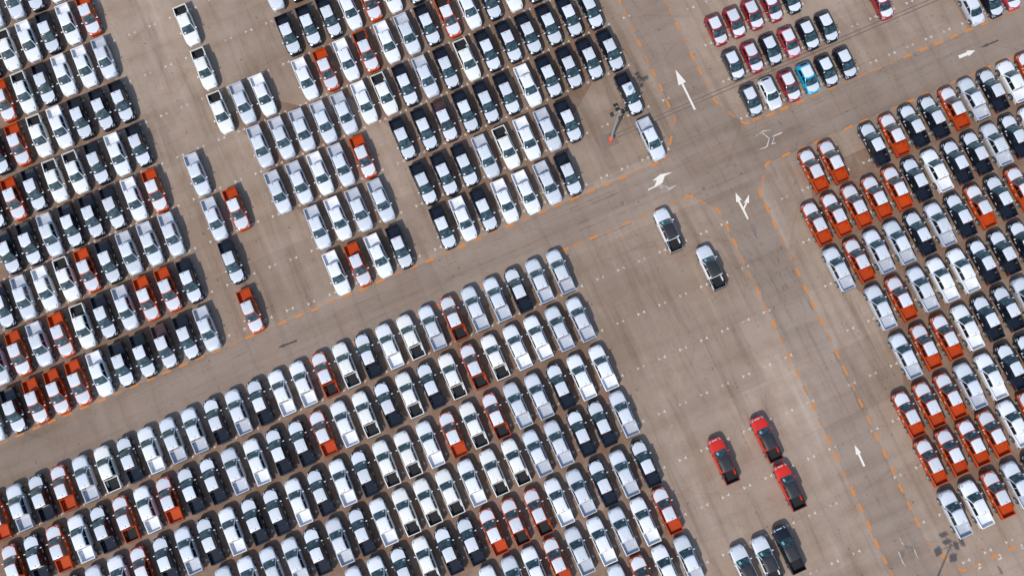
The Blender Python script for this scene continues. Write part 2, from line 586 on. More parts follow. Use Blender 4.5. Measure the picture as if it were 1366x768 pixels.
def mirror_mesh(S, s, mat):
    mx, my, mz = S['mirror']
    rings = []
    for x, k in ((mx - .16, .45), (mx - .10, .6), (mx - .06, 1.0), (mx + .08, 1.0), (mx + .11, .75)):
        rings.append([(s * x, my + .07 * k * math.cos(a), mz + .07 * k * math.sin(a) + .03) for a in [2 * math.pi * i / 8 for i in range(8)]])
    v, f = loft(rings)
    return mesh_from('mirror', v, f, mat)

def patch(name, S, s, xs, ys, mat, lift=.008, drop=.10, zfun=None):
    """a lamp: a block let into the body whose top follows the body's surface"""
    top = []
    for y in ys:
        hw = interp(S['body'], y)[0]
        row = []
        for q in xs:
            x = hw * q
            z = top_z(S, x, y) - max(0, q - .88) * .5
            row.append((s * (x + (.012 if q > .97 else 0)), y, z + lift))
        top.append(row)
    return grid_mesh(name, top, mat, (0, 0, -drop))

def sticker(S, side, mat, y_size=(.14, .2), big=False):
    z0, z1 = S['glass_z']
    a, b_ = (.10, .34) if not big else (.22, .62)
    rows = []
    for t in (a, b_):
        z = z0 + (z1 - z0) * t
        yf, yr, hw = cab_interp(S, z)
        us = (.48, .62, .76) if not big else (.36, .52, .68)
        rows.append([(side * hw * u, yf - S['bow'] * u ** 2.4 + .022, z + .022) for u in us])
    return grid_mesh('windshield_sticker', rows, mat, (0, -.004, -.004))

CACHE = {}
def shared(key, fn, *a):
    if key not in CACHE:
        CACHE[key] = fn(*a)
    return CACHE[key]

def pickup_parts(var):
    """[(name, mesh, location, index of parent part or None)]"""
    S = PICKUP
    col = {'W': 'white', 'K': 'cream', 'S': 'silver', 'B': 'black', 'O': 'orange', 'Q': 'orange', 'M': 'maroon', 'w': 'white', 'r': 'red', 'k': 'black'}[var]
    film = var in 'SBOQM'
    dark_top = var in 'wrk'
    P = []
    add = lambda name, me, loc=(0, 0, 0), par=None: (P.append((name, me, loc, par)), len(P) - 1)[1]
    body = add('body', shared(('body', col), body_mesh, S, col))
    cab = add('cab', shared(('cab', col), cab_mesh, S, col))
    bed = add('cargo_bed', shared(('bed', col), bed_mesh, S, col))
    if var in 'KQwrk':
        add('bed_liner', shared(('liner', dark_top), liner_mesh, dark_top), par=bed)
    if film or var in 'wW' or var == 'K':
        hm = 'film' if film or var == 'w' else col
        add('hood_film' if hm == 'film' else 'hood_panel', shared(('hood', hm), hood_panel, S, .012, hm, 'hood_film' if hm == 'film' else 'hood_panel'), par=body)
    else:
        add('hood_panel', shared(('hood', col), hood_panel, S, .012, col, 'hood_panel'), par=body)
    rm = 'film' if film else ('black_trim' if dark_top else col)
    rn = 'roof_film' if film else 'roof_panel'
    add(rn, shared(('roof', rm), roof_panel, S, rm, rn, .03 if dark_top else 0.0), par=cab)
    ws = add('windshield', shared('ws', windshield, S))
    if dark_top:
        add('windshield_sticker', shared('st2', sticker, S, -1, 'teal_paper', (.1, .1), True), par=ws)
        if var in 'rk':
            add('hood_sticker', shared('hst', lambda: grid_mesh('hood_sticker', [[(x, y, top_z(S, x, y) + .035) for x in (-.38, -.15, .08, .30)] for y in (2.43, 2.31)], 'paper', (0, 0, -.012))), par=body)
    else:
        add('windshield_sticker', shared('st1', sticker, S, 1, 'paper'), par=ws)
    add('rear_window', shared('rw', rear_glass, S))
    for s in (1, -1):
        for k in (0, 1):
            add('side_window', shared(('sg', s, k), side_glass, S, k, s))
        add('mirror', shared(('mir', s, 'film' if film else col), mirror_mesh, S, s, 'film' if film else col))
        add('headlight', shared(('hl', s), patch, 'headlight', S, s, (.66, .8, .92, .99), (2.48, 2.38, 2.22), 'clear_lamp'), par=body)
        add('taillight', shared(('tl', s), lambda s: box_mesh('taillight', (s * .83, -2.615, .90), (.10, .12, .36), 'red_lamp', .015), s), par=bed)
        for w in S['wheels']:
            add('wheel', shared(('wh', s), wheel_mesh, S, s), (s * S['track'], w, 0))
        if film:
            for y in (.42, -.48):
                add('door_film', shared(('df', s), lambda s: box_mesh('door_film', (s * .937, 0, .90), (.02, .34, .12), 'film', .008), s), (0, y, 0), body)
    add('grille', shared('gr', lambda: box_mesh('grille', (0, 2.575, .66), (.90, .09, .20), 'black_trim', .02)), par=body)
    add('rear_bumper', shared('rb', lambda: box_mesh('rear_bumper', (0, -2.69, .50), (1.60, .12, .16), 'black_trim', .02)))
    add('brake_light', shared('bl', lambda: box_mesh('brake_light', (0, -1.10, 1.725), (.34, .05, .035), 'red_lamp', .008)), par=cab)
    add('roof_antenna', shared('an', lambda: box_mesh('roof_antenna', (.10, -.90, 1.84), (.055, .11, .07), 'black_trim', .015)), par=cab)
    return P

def hatch_parts(var):
    S = HATCH
    col = {'r': 'crimson', 'k': 'black', 'g': 'graphite', 'p': 'rose', 'w': 'white', 'm': 'crimson', 'c': 'cyan', 's': 'silver'}[var]
    P = []
    add = lambda name, me, loc=(0, 0, 0), par=None: (P.append((name, me, loc, par)), len(P) - 1)[1]
    body = add('body', shared(('hbody', col), body_mesh, S, col))
    cab = add('cabin', shared(('hcab', col), cab_mesh, S, col))
    add('hood_film', shared('hhood', hood_panel, S, .012, 'film'), par=body)
    add('roof_film', shared('hroof', roof_panel, S, 'film'), par=cab)
    add('windshield', shared('hws', windshield, S))
    add('rear_window', shared('hrw', rear_glass, S))
    for s in (1, -1):
        for k in (0, 1):
            add('side_window', shared(('hsg', s, k), side_glass, S, k, s))
        add('mirror', shared(('hmir', s, col), mirror_mesh, S, s, col))
        add('headlight', shared(('hhl', s), patch, 'headlight', S, s, (.64, .8, .92, .99), (1.86, 1.76, 1.60), 'clear_lamp'), par=body)
        add('taillight', shared(('htl', s), patch, 'taillight', S, s, (.70, .85, .99), (-1.72, -1.80, -1.88), 'red_lamp'), par=body)
        for w in S['wheels']:
            add('wheel', shared(('hwh', s), wheel_mesh, S, s), (s * S['track'], w, 0))
    add('grille', shared('hgr', lambda: box_mesh('grille', (0, 1.965, .52), (.80, .07, .16), 'black_trim', .02)), par=body)
    return P

PARTS = {}
def place(kind, var, name, x, y, heading, label, cat, group):
    key = (kind, var)
    if key not in PARTS:
        PARTS[key] = pickup_parts(var) if kind == 'pickup' else hatch_parts(var)
    root = bpy.data.objects.new(name, None)
    root.empty_display_size = .3
    C.objects.link(root)
    root.location = (x, y, 0)
    root.rotation_euler = (0, 0, heading)
    if kind == 'pickup':
        root.scale = (.945, 1, 1)
    tag(root, label, cat, group)
    made = []
    for nm, me, loc, par in PARTS[key]:
        o = bpy.data.objects.new(nm, me)
        o.parent = root if par is None else made[par]
        o.location = loc
        C.objects.link(o)
        made.append(o)
    return root

# ------------------------------------------------------------------ where things stand (metres)
ROWS = [
 ('A', 9, 'WBSS', [(-57.61,51.87), (-60.00,50.73), (-62.33,49.74), (-64.79,48.55)]),
 ('A', 8, 'OWBWKB', [(-52.85,47.59), (-55.22,46.49), (-57.59,45.36), (-59.91,44.32), (-62.35,43.22), (-64.67,42.13)]),
 ('A', 7, 'SWWBKO', [(-50.56,42.16), (-52.88,41.08), (-55.29,40.03), (-57.59,38.93), (-59.96,37.91), (-62.28,36.85)]),
 ('A', 6, 'BBBWKOB', [(-48.15,36.73), (-50.46,35.72), (-52.94,34.65), (-55.31,33.58), (-57.67,32.54), (-60.17,31.46), (-62.55,30.40)]),
 ('A', 5, 'BWBKKBOB', [(-45.77,31.32), (-48.19,30.24), (-50.57,29.17), (-53.02,28.09), (-55.38,27.05), (-57.79,25.99), (-60.14,24.87), (-62.50,23.81)]),
 ('A', 4, 'OWBBBSBB', [(-43.48,25.85), (-45.89,24.82), (-48.34,23.77), (-50.77,22.74), (-53.14,21.66), (-55.53,20.58), (-57.88,19.53), (-60.30,18.52)]),
 ('A', 3, 'SSSBOKWSB', [(-41.25,20.61), (-43.68,19.50), (-46.08,18.41), (-48.46,17.39), (-50.86,16.37), (-53.20,15.35), (-55.61,14.25), (-58.07,13.20), (-60.42,12.17)]),
 ('A', 2, 'BOOSBKOSOS', [(-38.85,15.11), (-41.29,14.11), (-43.71,13.05), (-46.14,12.00), (-48.52,10.97), (-50.93,9.89), (-53.34,8.84), (-55.77,7.80), (-58.15,6.74), (-60.55,5.69)]),
 ('A', 1, 'SBMBBWOOOBS', [(-36.55,9.59), (-38.86,8.62), (-41.32,7.56), (-43.73,6.51), (-46.13,5.49), (-48.59,4.43), (-50.99,3.40), (-53.37,2.36), (-55.73,1.31), (-58.18,0.26), (-60.62,-0.77)]),
 ('T', 7, 'BS', [(-28.32,51.84), (-30.77,50.66)]),
 ('T', 6, 'BWOWBBB', [(-13.88,51.42), (-16.43,50.35), (-18.87,49.31), (-21.26,48.23), (-23.63,47.19), (-26.07,46.11), (-28.49,45.00)]),
 ('T', 5, 'BKBWQBSWQWOW', [(0.50,51.50), (-1.97,50.43), (-4.43,49.35), (-6.88,48.28), (-9.32,47.21), (-11.76,46.14), (-14.16,45.04), (-16.57,44.00), (-19.06,42.90), (-21.41,41.82), (-23.80,40.59), (-26.26,39.48)]),
 ('T', 4, 'BBBBBBKBSBKW', [(7.71,48.13), (5.25,47.13), (2.80,46.08), (0.35,44.97), (-2.00,43.97), (-4.51,42.87), (-6.96,41.77), (-9.42,40.72), (-11.88,39.67), (-14.29,38.62), (-16.75,37.58), (-19.12,36.53)]),
 ('T', 3, 'BBBBWBBBMBB', [(10.09,42.86), (7.64,41.78), (5.19,40.71), (2.75,39.62), (0.30,38.54), (-2.22,37.51), (-4.66,36.46), (-7.10,35.35), (-9.55,34.25), (-11.91,33.20), (-14.45,32.04)]),
 ('T', 2, 'BBSWKSBBB', [(12.25,37.46), (5.03,34.15), (2.61,33.10), (0.19,32.05), (-2.25,30.97), (-4.67,29.87), (-7.13,28.82), (-9.50,27.73), (-11.92,26.63)]),
 ('T', 1, 'SBSWWBWB', [(14.74,31.94), (4.99,27.71), (2.57,26.68), (0.10,25.55), (-2.40,24.52), (-4.83,23.49), (-7.24,22.44), (-9.57,21.39)]),
 ('U', 5, 'WSK', [(-31.21,37.48), (-33.62,36.49), (-36.19,35.35)]),
 ('U', 4, 'SSSSS', [(-21.48,35.19), (-23.88,34.10), (-26.39,33.15), (-28.79,32.18), (-31.29,31.16)]),
 ('U', 3, 'OSWSS', [(-19.09,29.89), (-21.63,28.88), (-24.08,27.88), (-26.50,26.76), (-28.98,25.64)]),
 ('U', 2, 'SSWS', [(-16.86,24.62), (-19.41,23.52), (-21.82,22.48), (-24.18,21.42)]),
 ('U', 1, 'BWOW', [(-14.58,19.10), (-17.00,18.07), (-19.35,17.03), (-21.81,16.05)]),
 ('L', 1, 'KKSSOBO', [(-40.81,46.27), (-38.46,40.79), (-38.59,27.79), (-36.30,22.43), (-33.78,23.60), (-34.04,17.36), (-31.63,11.65)]),
 ('D', 1, 'SSBSSQSKWBKQWWBSBSSWBKSOBSO', [(3.96,16.31), (1.54,15.23), (-0.88,14.16), (-3.31,13.10), (-5.85,12.03), (-8.27,10.92), (-10.71,9.83), (-13.16,8.76), (-15.56,7.70), (-17.99,6.63), (-20.45,5.56), (-22.84,4.50), (-25.29,3.45), (-27.69,2.42), (-30.12,1.36), (-32.56,0.25), (-34.97,-0.76), (-37.43,-1.82), (-39.84,-2.92), (-42.24,-4.01), (-44.61,-5.06), (-47.06,-6.12), (-49.48,-7.20), (-51.89,-8.25), (-54.31,-9.30), (-56.70,-10.37), (-59.08,-11.42)]),
 ('D', 2, 'SSWWKQKBKBKWOBBWSBBOWQBWOBO', [(6.23,10.80), (3.81,9.73), (1.38,8.67), (-0.98,7.60), (-3.49,6.48), (-5.92,5.42), (-8.35,4.31), (-10.78,3.25), (-13.20,2.19), (-15.62,1.13), (-18.08,0.02), (-20.47,-1.04), (-22.86,-2.09), (-25.26,-3.20), (-27.77,-4.14), (-30.21,-5.29), (-32.66,-6.29), (-35.08,-7.37), (-37.50,-8.44), (-39.90,-9.49), (-42.29,-10.54), (-44.67,-11.58), (-47.11,-12.68), (-49.51,-13.72), (-51.92,-14.79), (-54.35,-15.86), (-56.72,-16.90)]),
 ('D', 3, 'WWBSSQKOWKKBWBWBBWBSBOWSB', [(8.77,5.29), (6.28,4.22), (3.92,3.17), (1.46,2.06), (-0.94,1.05), (-3.40,-0.10), (-5.87,-1.16), (-8.24,-2.21), (-10.76,-3.30), (-13.23,-4.40), (-15.64,-5.45), (-18.08,-6.50), (-20.48,-7.53), (-22.93,-8.60), (-25.36,-9.66), (-27.81,-10.74), (-30.21,-11.78), (-32.63,-12.85), (-35.08,-13.91), (-37.46,-14.95), (-39.90,-16.00), (-42.33,-17.08), (-44.77,-18.12), (-47.14,-19.16), (-49.54,-20.20)]),
 ('D', 4, 'SBBSSKKWKKKWBSBSSWS', [(11.02,0.14), (8.54,-0.97), (6.19,-2.03), (3.66,-3.17), (1.24,-4.23), (-1.12,-5.23), (-3.57,-6.39), (-6.03,-7.49), (-8.49,-8.59), (-10.95,-9.64), (-13.32,-10.72), (-15.81,-11.79), (-18.20,-12.84), (-20.63,-13.94), (-23.09,-14.98), (-25.48,-16.03), (-27.87,-17.10), (-30.32,-18.15), (-32.72,-19.20)]),
 ('D', 5, 'BSBSWQQOBBKBWS', [(13.36,-5.34), (10.94,-6.44), (8.54,-7.48), (6.10,-8.53), (3.68,-9.57), (1.32,-10.65), (-1.20,-11.71), (-3.63,-12.79), (-6.09,-13.83), (-8.54,-14.86), (-10.99,-15.95), (-13.44,-17.03), (-15.89,-18.08), (-18.31,-19.12)]),
 ('D', 6, 'OWSWSOWSW', [(15.62,-10.47), (13.17,-11.61), (10.75,-12.66), (8.34,-13.75), (5.90,-14.84), (3.47,-15.92), (1.09,-16.96), (-1.13,-17.97), (-3.52,-19.01)]),
 ('D', 7, 'SWOS', [(17.93,-15.71), (15.47,-16.74), (13.04,-17.78), (10.59,-18.82)]),
 ('R', 1, 'OOBOBBOSBWO', [(33.48,28.19), (35.83,29.25), (40.70,31.37), (43.06,32.46), (45.43,33.56), (47.84,34.61), (50.27,35.71), (52.59,36.81), (54.96,37.86), (57.33,38.91), (59.65,39.96)]),
 ('R', 2, 'OOOOOBWBBSBW', [(33.58,21.91), (35.86,22.95), (38.24,23.96), (40.63,24.99), (43.03,26.09), (45.37,27.11), (47.77,28.16), (50.17,29.21), (52.52,30.28), (54.87,31.29), (57.11,32.31), (59.47,33.34)]),
 ('R', 3, 'SOSSBSBOBO', [(35.86,16.59), (38.20,17.59), (40.53,18.63), (42.93,19.68), (45.33,20.75), (47.73,21.79), (50.13,22.83), (52.48,23.90), (54.89,24.95), (57.29,25.98)]),
 ('R', 4, 'SOSWWBBB', [(40.39,12.16), (42.77,13.18), (45.28,14.28), (47.63,15.35), (50.03,16.42), (52.43,17.44), (54.83,18.51), (57.19,19.58)]),
 ('R', 5, 'SOOWBBS', [(42.89,6.66), (45.23,7.72), (47.64,8.81), (50.07,9.91), (52.40,10.95), (54.78,12.05), (57.11,13.07)]),
 ('R', 6, 'OOOSWBB', [(42.83,0.13), (45.19,1.19), (47.60,2.20), (49.94,3.31), (52.33,4.37), (54.71,5.48), (57.03,6.54)]),
 ('R', 7, 'OOOOWO', [(45.01,-5.12), (47.36,-4.03), (49.81,-2.98), (52.11,-1.95), (54.52,-0.86), (56.77,0.19)]),
 ('R', 8, 'SWOSB', [(47.32,-10.69), (49.72,-9.64), (52.12,-8.58), (54.47,-7.55), (56.83,-6.52)]),
 ('P', 1, 'wwrrrkww', [(16.48,21.16), (21.30,16.78), (22.04,-5.00), (26.90,-2.62), (29.28,-7.83), (28.91,-14.58), (26.52,-15.78), (24.14,-16.69)]),
 ('C', 1, 'rrrrk', [(22.77,45.48), (24.96,46.44), (27.15,47.45), (29.45,48.42), (31.69,49.44)]),
 ('C', 2, 'grkpkk', [(24.67,41.16), (26.91,42.08), (29.15,43.01), (31.39,43.90), (33.63,44.87), (35.90,45.78)]),
 ('C', 3, 'gwmckk', [(26.62,36.74), (28.86,37.60), (31.16,38.51), (33.42,39.42), (35.65,40.34), (37.88,41.30)]),
 ('E', 1, 'r', [(42.59,48.68)]),
 ('F', 1, 'skp', [(53.33,47.93), (55.61,48.85), (57.75,49.79)]),
]
DASH_LINES = [
 [(-63.26,-4.84), (-61.42,-4.04), (-59.59,-3.24), (-57.76,-2.44), (-55.92,-1.64), (-54.25,-0.89), (-52.47,-0.08), (-50.58,0.71), (-48.58,1.52), (-46.79,2.32), (-45.00,3.13), (-43.09,3.93), (-41.29,4.73), (-39.43,5.55), (-37.58,6.37), (-35.67,7.17), (-33.79,7.97), (-31.93,8.80), (-30.16,9.56), (-28.13,10.43), (-26.24,11.24), (-24.37,12.03), (-22.54,12.84), (-20.71,13.65), (-18.87,14.37), (-16.93,15.32), (-14.98,16.20), (-13.03,16.97), (-11.18,17.75), (-9.33,18.63), (-7.48,19.41), (-5.62,20.23), (-3.77,21.08), (-1.90,21.86), (0.03,22.64), (1.89,23.49), (3.76,24.32), (5.75,25.11), (7.63,25.96), (9.50,26.75), (11.39,27.58), (13.16,28.37), (15.16,29.21), (16.61,29.96), (17.14,32.08), (17.71,34.73), (16.93,36.65), (16.13,38.60), (15.32,40.43), (14.46,42.27), (13.66,44.20), (12.86,46.06), (12.03,48.02), (11.33,49.70), (10.53,51.55), (9.74,53.40)],
 [(15.21,53.28), (16.01,51.47), (16.81,49.67), (17.57,48.11), (18.32,46.32), (19.17,44.37), (19.98,42.53), (20.82,40.64), (21.64,38.82), (22.54,36.91), (24.38,35.28), (26.00,34.13), (27.35,34.70), (29.03,35.22), (30.72,36.00), (32.64,36.76), (34.38,37.63), (36.41,38.49), (38.18,39.25), (40.00,40.03), (41.93,40.80), (43.81,41.61), (45.57,42.42), (47.56,43.28), (49.39,44.05), (51.24,44.87), (53.13,45.68), (54.96,46.43), (56.80,47.25), (58.54,48.07), (60.39,48.88), (62.24,49.69)],
 [(63.80,44.75), (61.98,43.95), (60.15,43.16), (58.33,42.37), (56.62,41.72), (54.91,40.93), (52.96,40.06), (51.03,39.25), (49.21,38.44), (47.35,37.64), (45.58,36.83), (43.77,36.03), (41.91,35.23), (40.04,34.43), (38.12,33.59), (36.21,32.72), (34.48,31.92), (32.62,31.18), (30.67,30.34), (28.39,29.27), (27.79,27.28), (27.44,25.70), (28.24,23.86), (28.97,21.94), (29.83,20.12), (30.66,18.21), (31.49,16.32), (32.33,14.27), (33.07,12.57), (33.89,10.68), (34.72,8.81), (35.53,6.92), (36.33,5.05), (37.15,3.20), (37.90,1.35), (38.75,-0.54), (39.49,-2.42), (40.33,-4.29), (41.12,-6.18), (41.89,-8.03), (42.72,-9.93), (43.50,-11.76), (44.63,-14.18), (46.20,-15.48), (48.16,-16.87), (49.94,-16.32), (51.85,-15.35), (53.76,-14.50), (55.68,-13.59), (57.59,-12.68)],
 [(-62.25,-10.48), (-60.40,-9.66), (-58.55,-8.85), (-56.69,-8.03), (-54.84,-7.21), (-52.98,-6.39), (-51.13,-5.57), (-49.27,-4.76), (-47.42,-3.94), (-45.57,-3.12), (-43.71,-2.30), (-41.86,-1.49), (-40.00,-0.67), (-38.15,0.15), (-36.29,0.97), (-34.44,1.79), (-32.58,2.60), (-30.73,3.42), (-28.88,4.24), (-27.02,5.06), (-25.17,5.87), (-23.31,6.69), (-21.46,7.51), (-19.60,8.33), (-17.75,9.15), (-15.90,9.96), (-14.04,10.78), (-12.19,11.60), (-10.33,12.42), (-8.48,13.23), (-6.62,14.05), (-4.77,14.87), (-2.92,15.69), (-1.06,16.51), (0.79,17.32), (2.65,18.14), (4.50,18.96), (6.03,19.69), (7.94,20.45), (9.87,21.29), (11.79,22.14), (13.62,22.96), (15.49,23.86), (17.48,24.68), (19.14,25.38), (20.70,24.68), (22.53,23.67), (23.51,21.61), (24.33,19.77), (25.13,17.89), (25.93,16.04), (26.84,14.16), (27.59,12.35), (28.52,10.36), (29.30,8.42), (30.08,6.60), (30.92,4.74), (31.73,2.81), (32.54,0.98), (33.32,-0.87), (34.12,-2.74), (34.93,-4.67), (35.72,-6.51), (36.56,-8.42), (37.34,-10.26), (38.14,-12.12), (38.90,-14.04), (39.69,-15.81), (40.37,-17.31), (41.13,-19.09), (41.90,-20.86)],
]
OPEN_MARKS = [(-62.78,26.94), (-50.06,50.77), (-47.83,45.65), (-45.59,40.54), (-43.36,35.43), (-41.12,30.31), (-45.40,46.71), (-43.16,41.60), (-40.93,36.49), (-38.70,31.38), (-38.50,37.55), (-34.03,27.32), (-29.56,17.10), (-27.33,11.98), (8.63,15.63), (10.90,10.49), (13.16,5.35), (15.43,0.20), (17.69,-4.94), (19.96,-10.08), (11.05,16.70), (13.32,11.56), (15.59,6.41), (17.85,1.27), (22.38,-9.01), (13.48,17.77), (15.75,12.63), (18.01,7.48), (20.28,2.34), (24.81,-7.95), (29.34,-18.23), (18.17,13.69), (20.44,8.55), (22.70,3.41), (31.77,-17.16), (22.86,9.62), (25.13,4.48), (31.93,-10.95), (34.19,-16.10), (20.75,20.97), (25.29,10.69), (27.55,5.54), (29.82,0.40), (32.08,-4.74), (34.35,-9.88), (36.62,-15.03), (23.18,22.04), (25.45,16.90), (27.71,11.76), (29.98,6.61), (32.24,1.47), (34.51,-3.67), (37.03,3.50), (39.33,-1.63), (41.62,-6.76), (43.91,-11.89), (30.30,25.12), (37.18,9.72), (39.47,4.59), (48.63,-15.94), (51.07,-14.85), (53.50,-13.76), (55.93,-12.68), (-27.14,17.94), (-24.87,12.76), (-38.31,50.06), (-36.04,44.88), (-33.77,39.71), (-35.87,51.12), (-33.61,45.95), (-31.34,40.77), (-31.17,47.02), (-9.41,50.38), (9.24,27.71), (9.41,33.95), (11.67,28.78), (5.04,50.55), (12.18,47.51), (16.71,37.16), (19.94,48.57), (22.17,49.55), (24.40,50.52), (35.32,49.87), (37.55,50.84), (39.54,46.29), (41.53,41.73), (43.76,42.71), (45.99,43.68), (46.23,49.21), (48.23,44.66), (48.47,50.19), (50.46,45.63)]
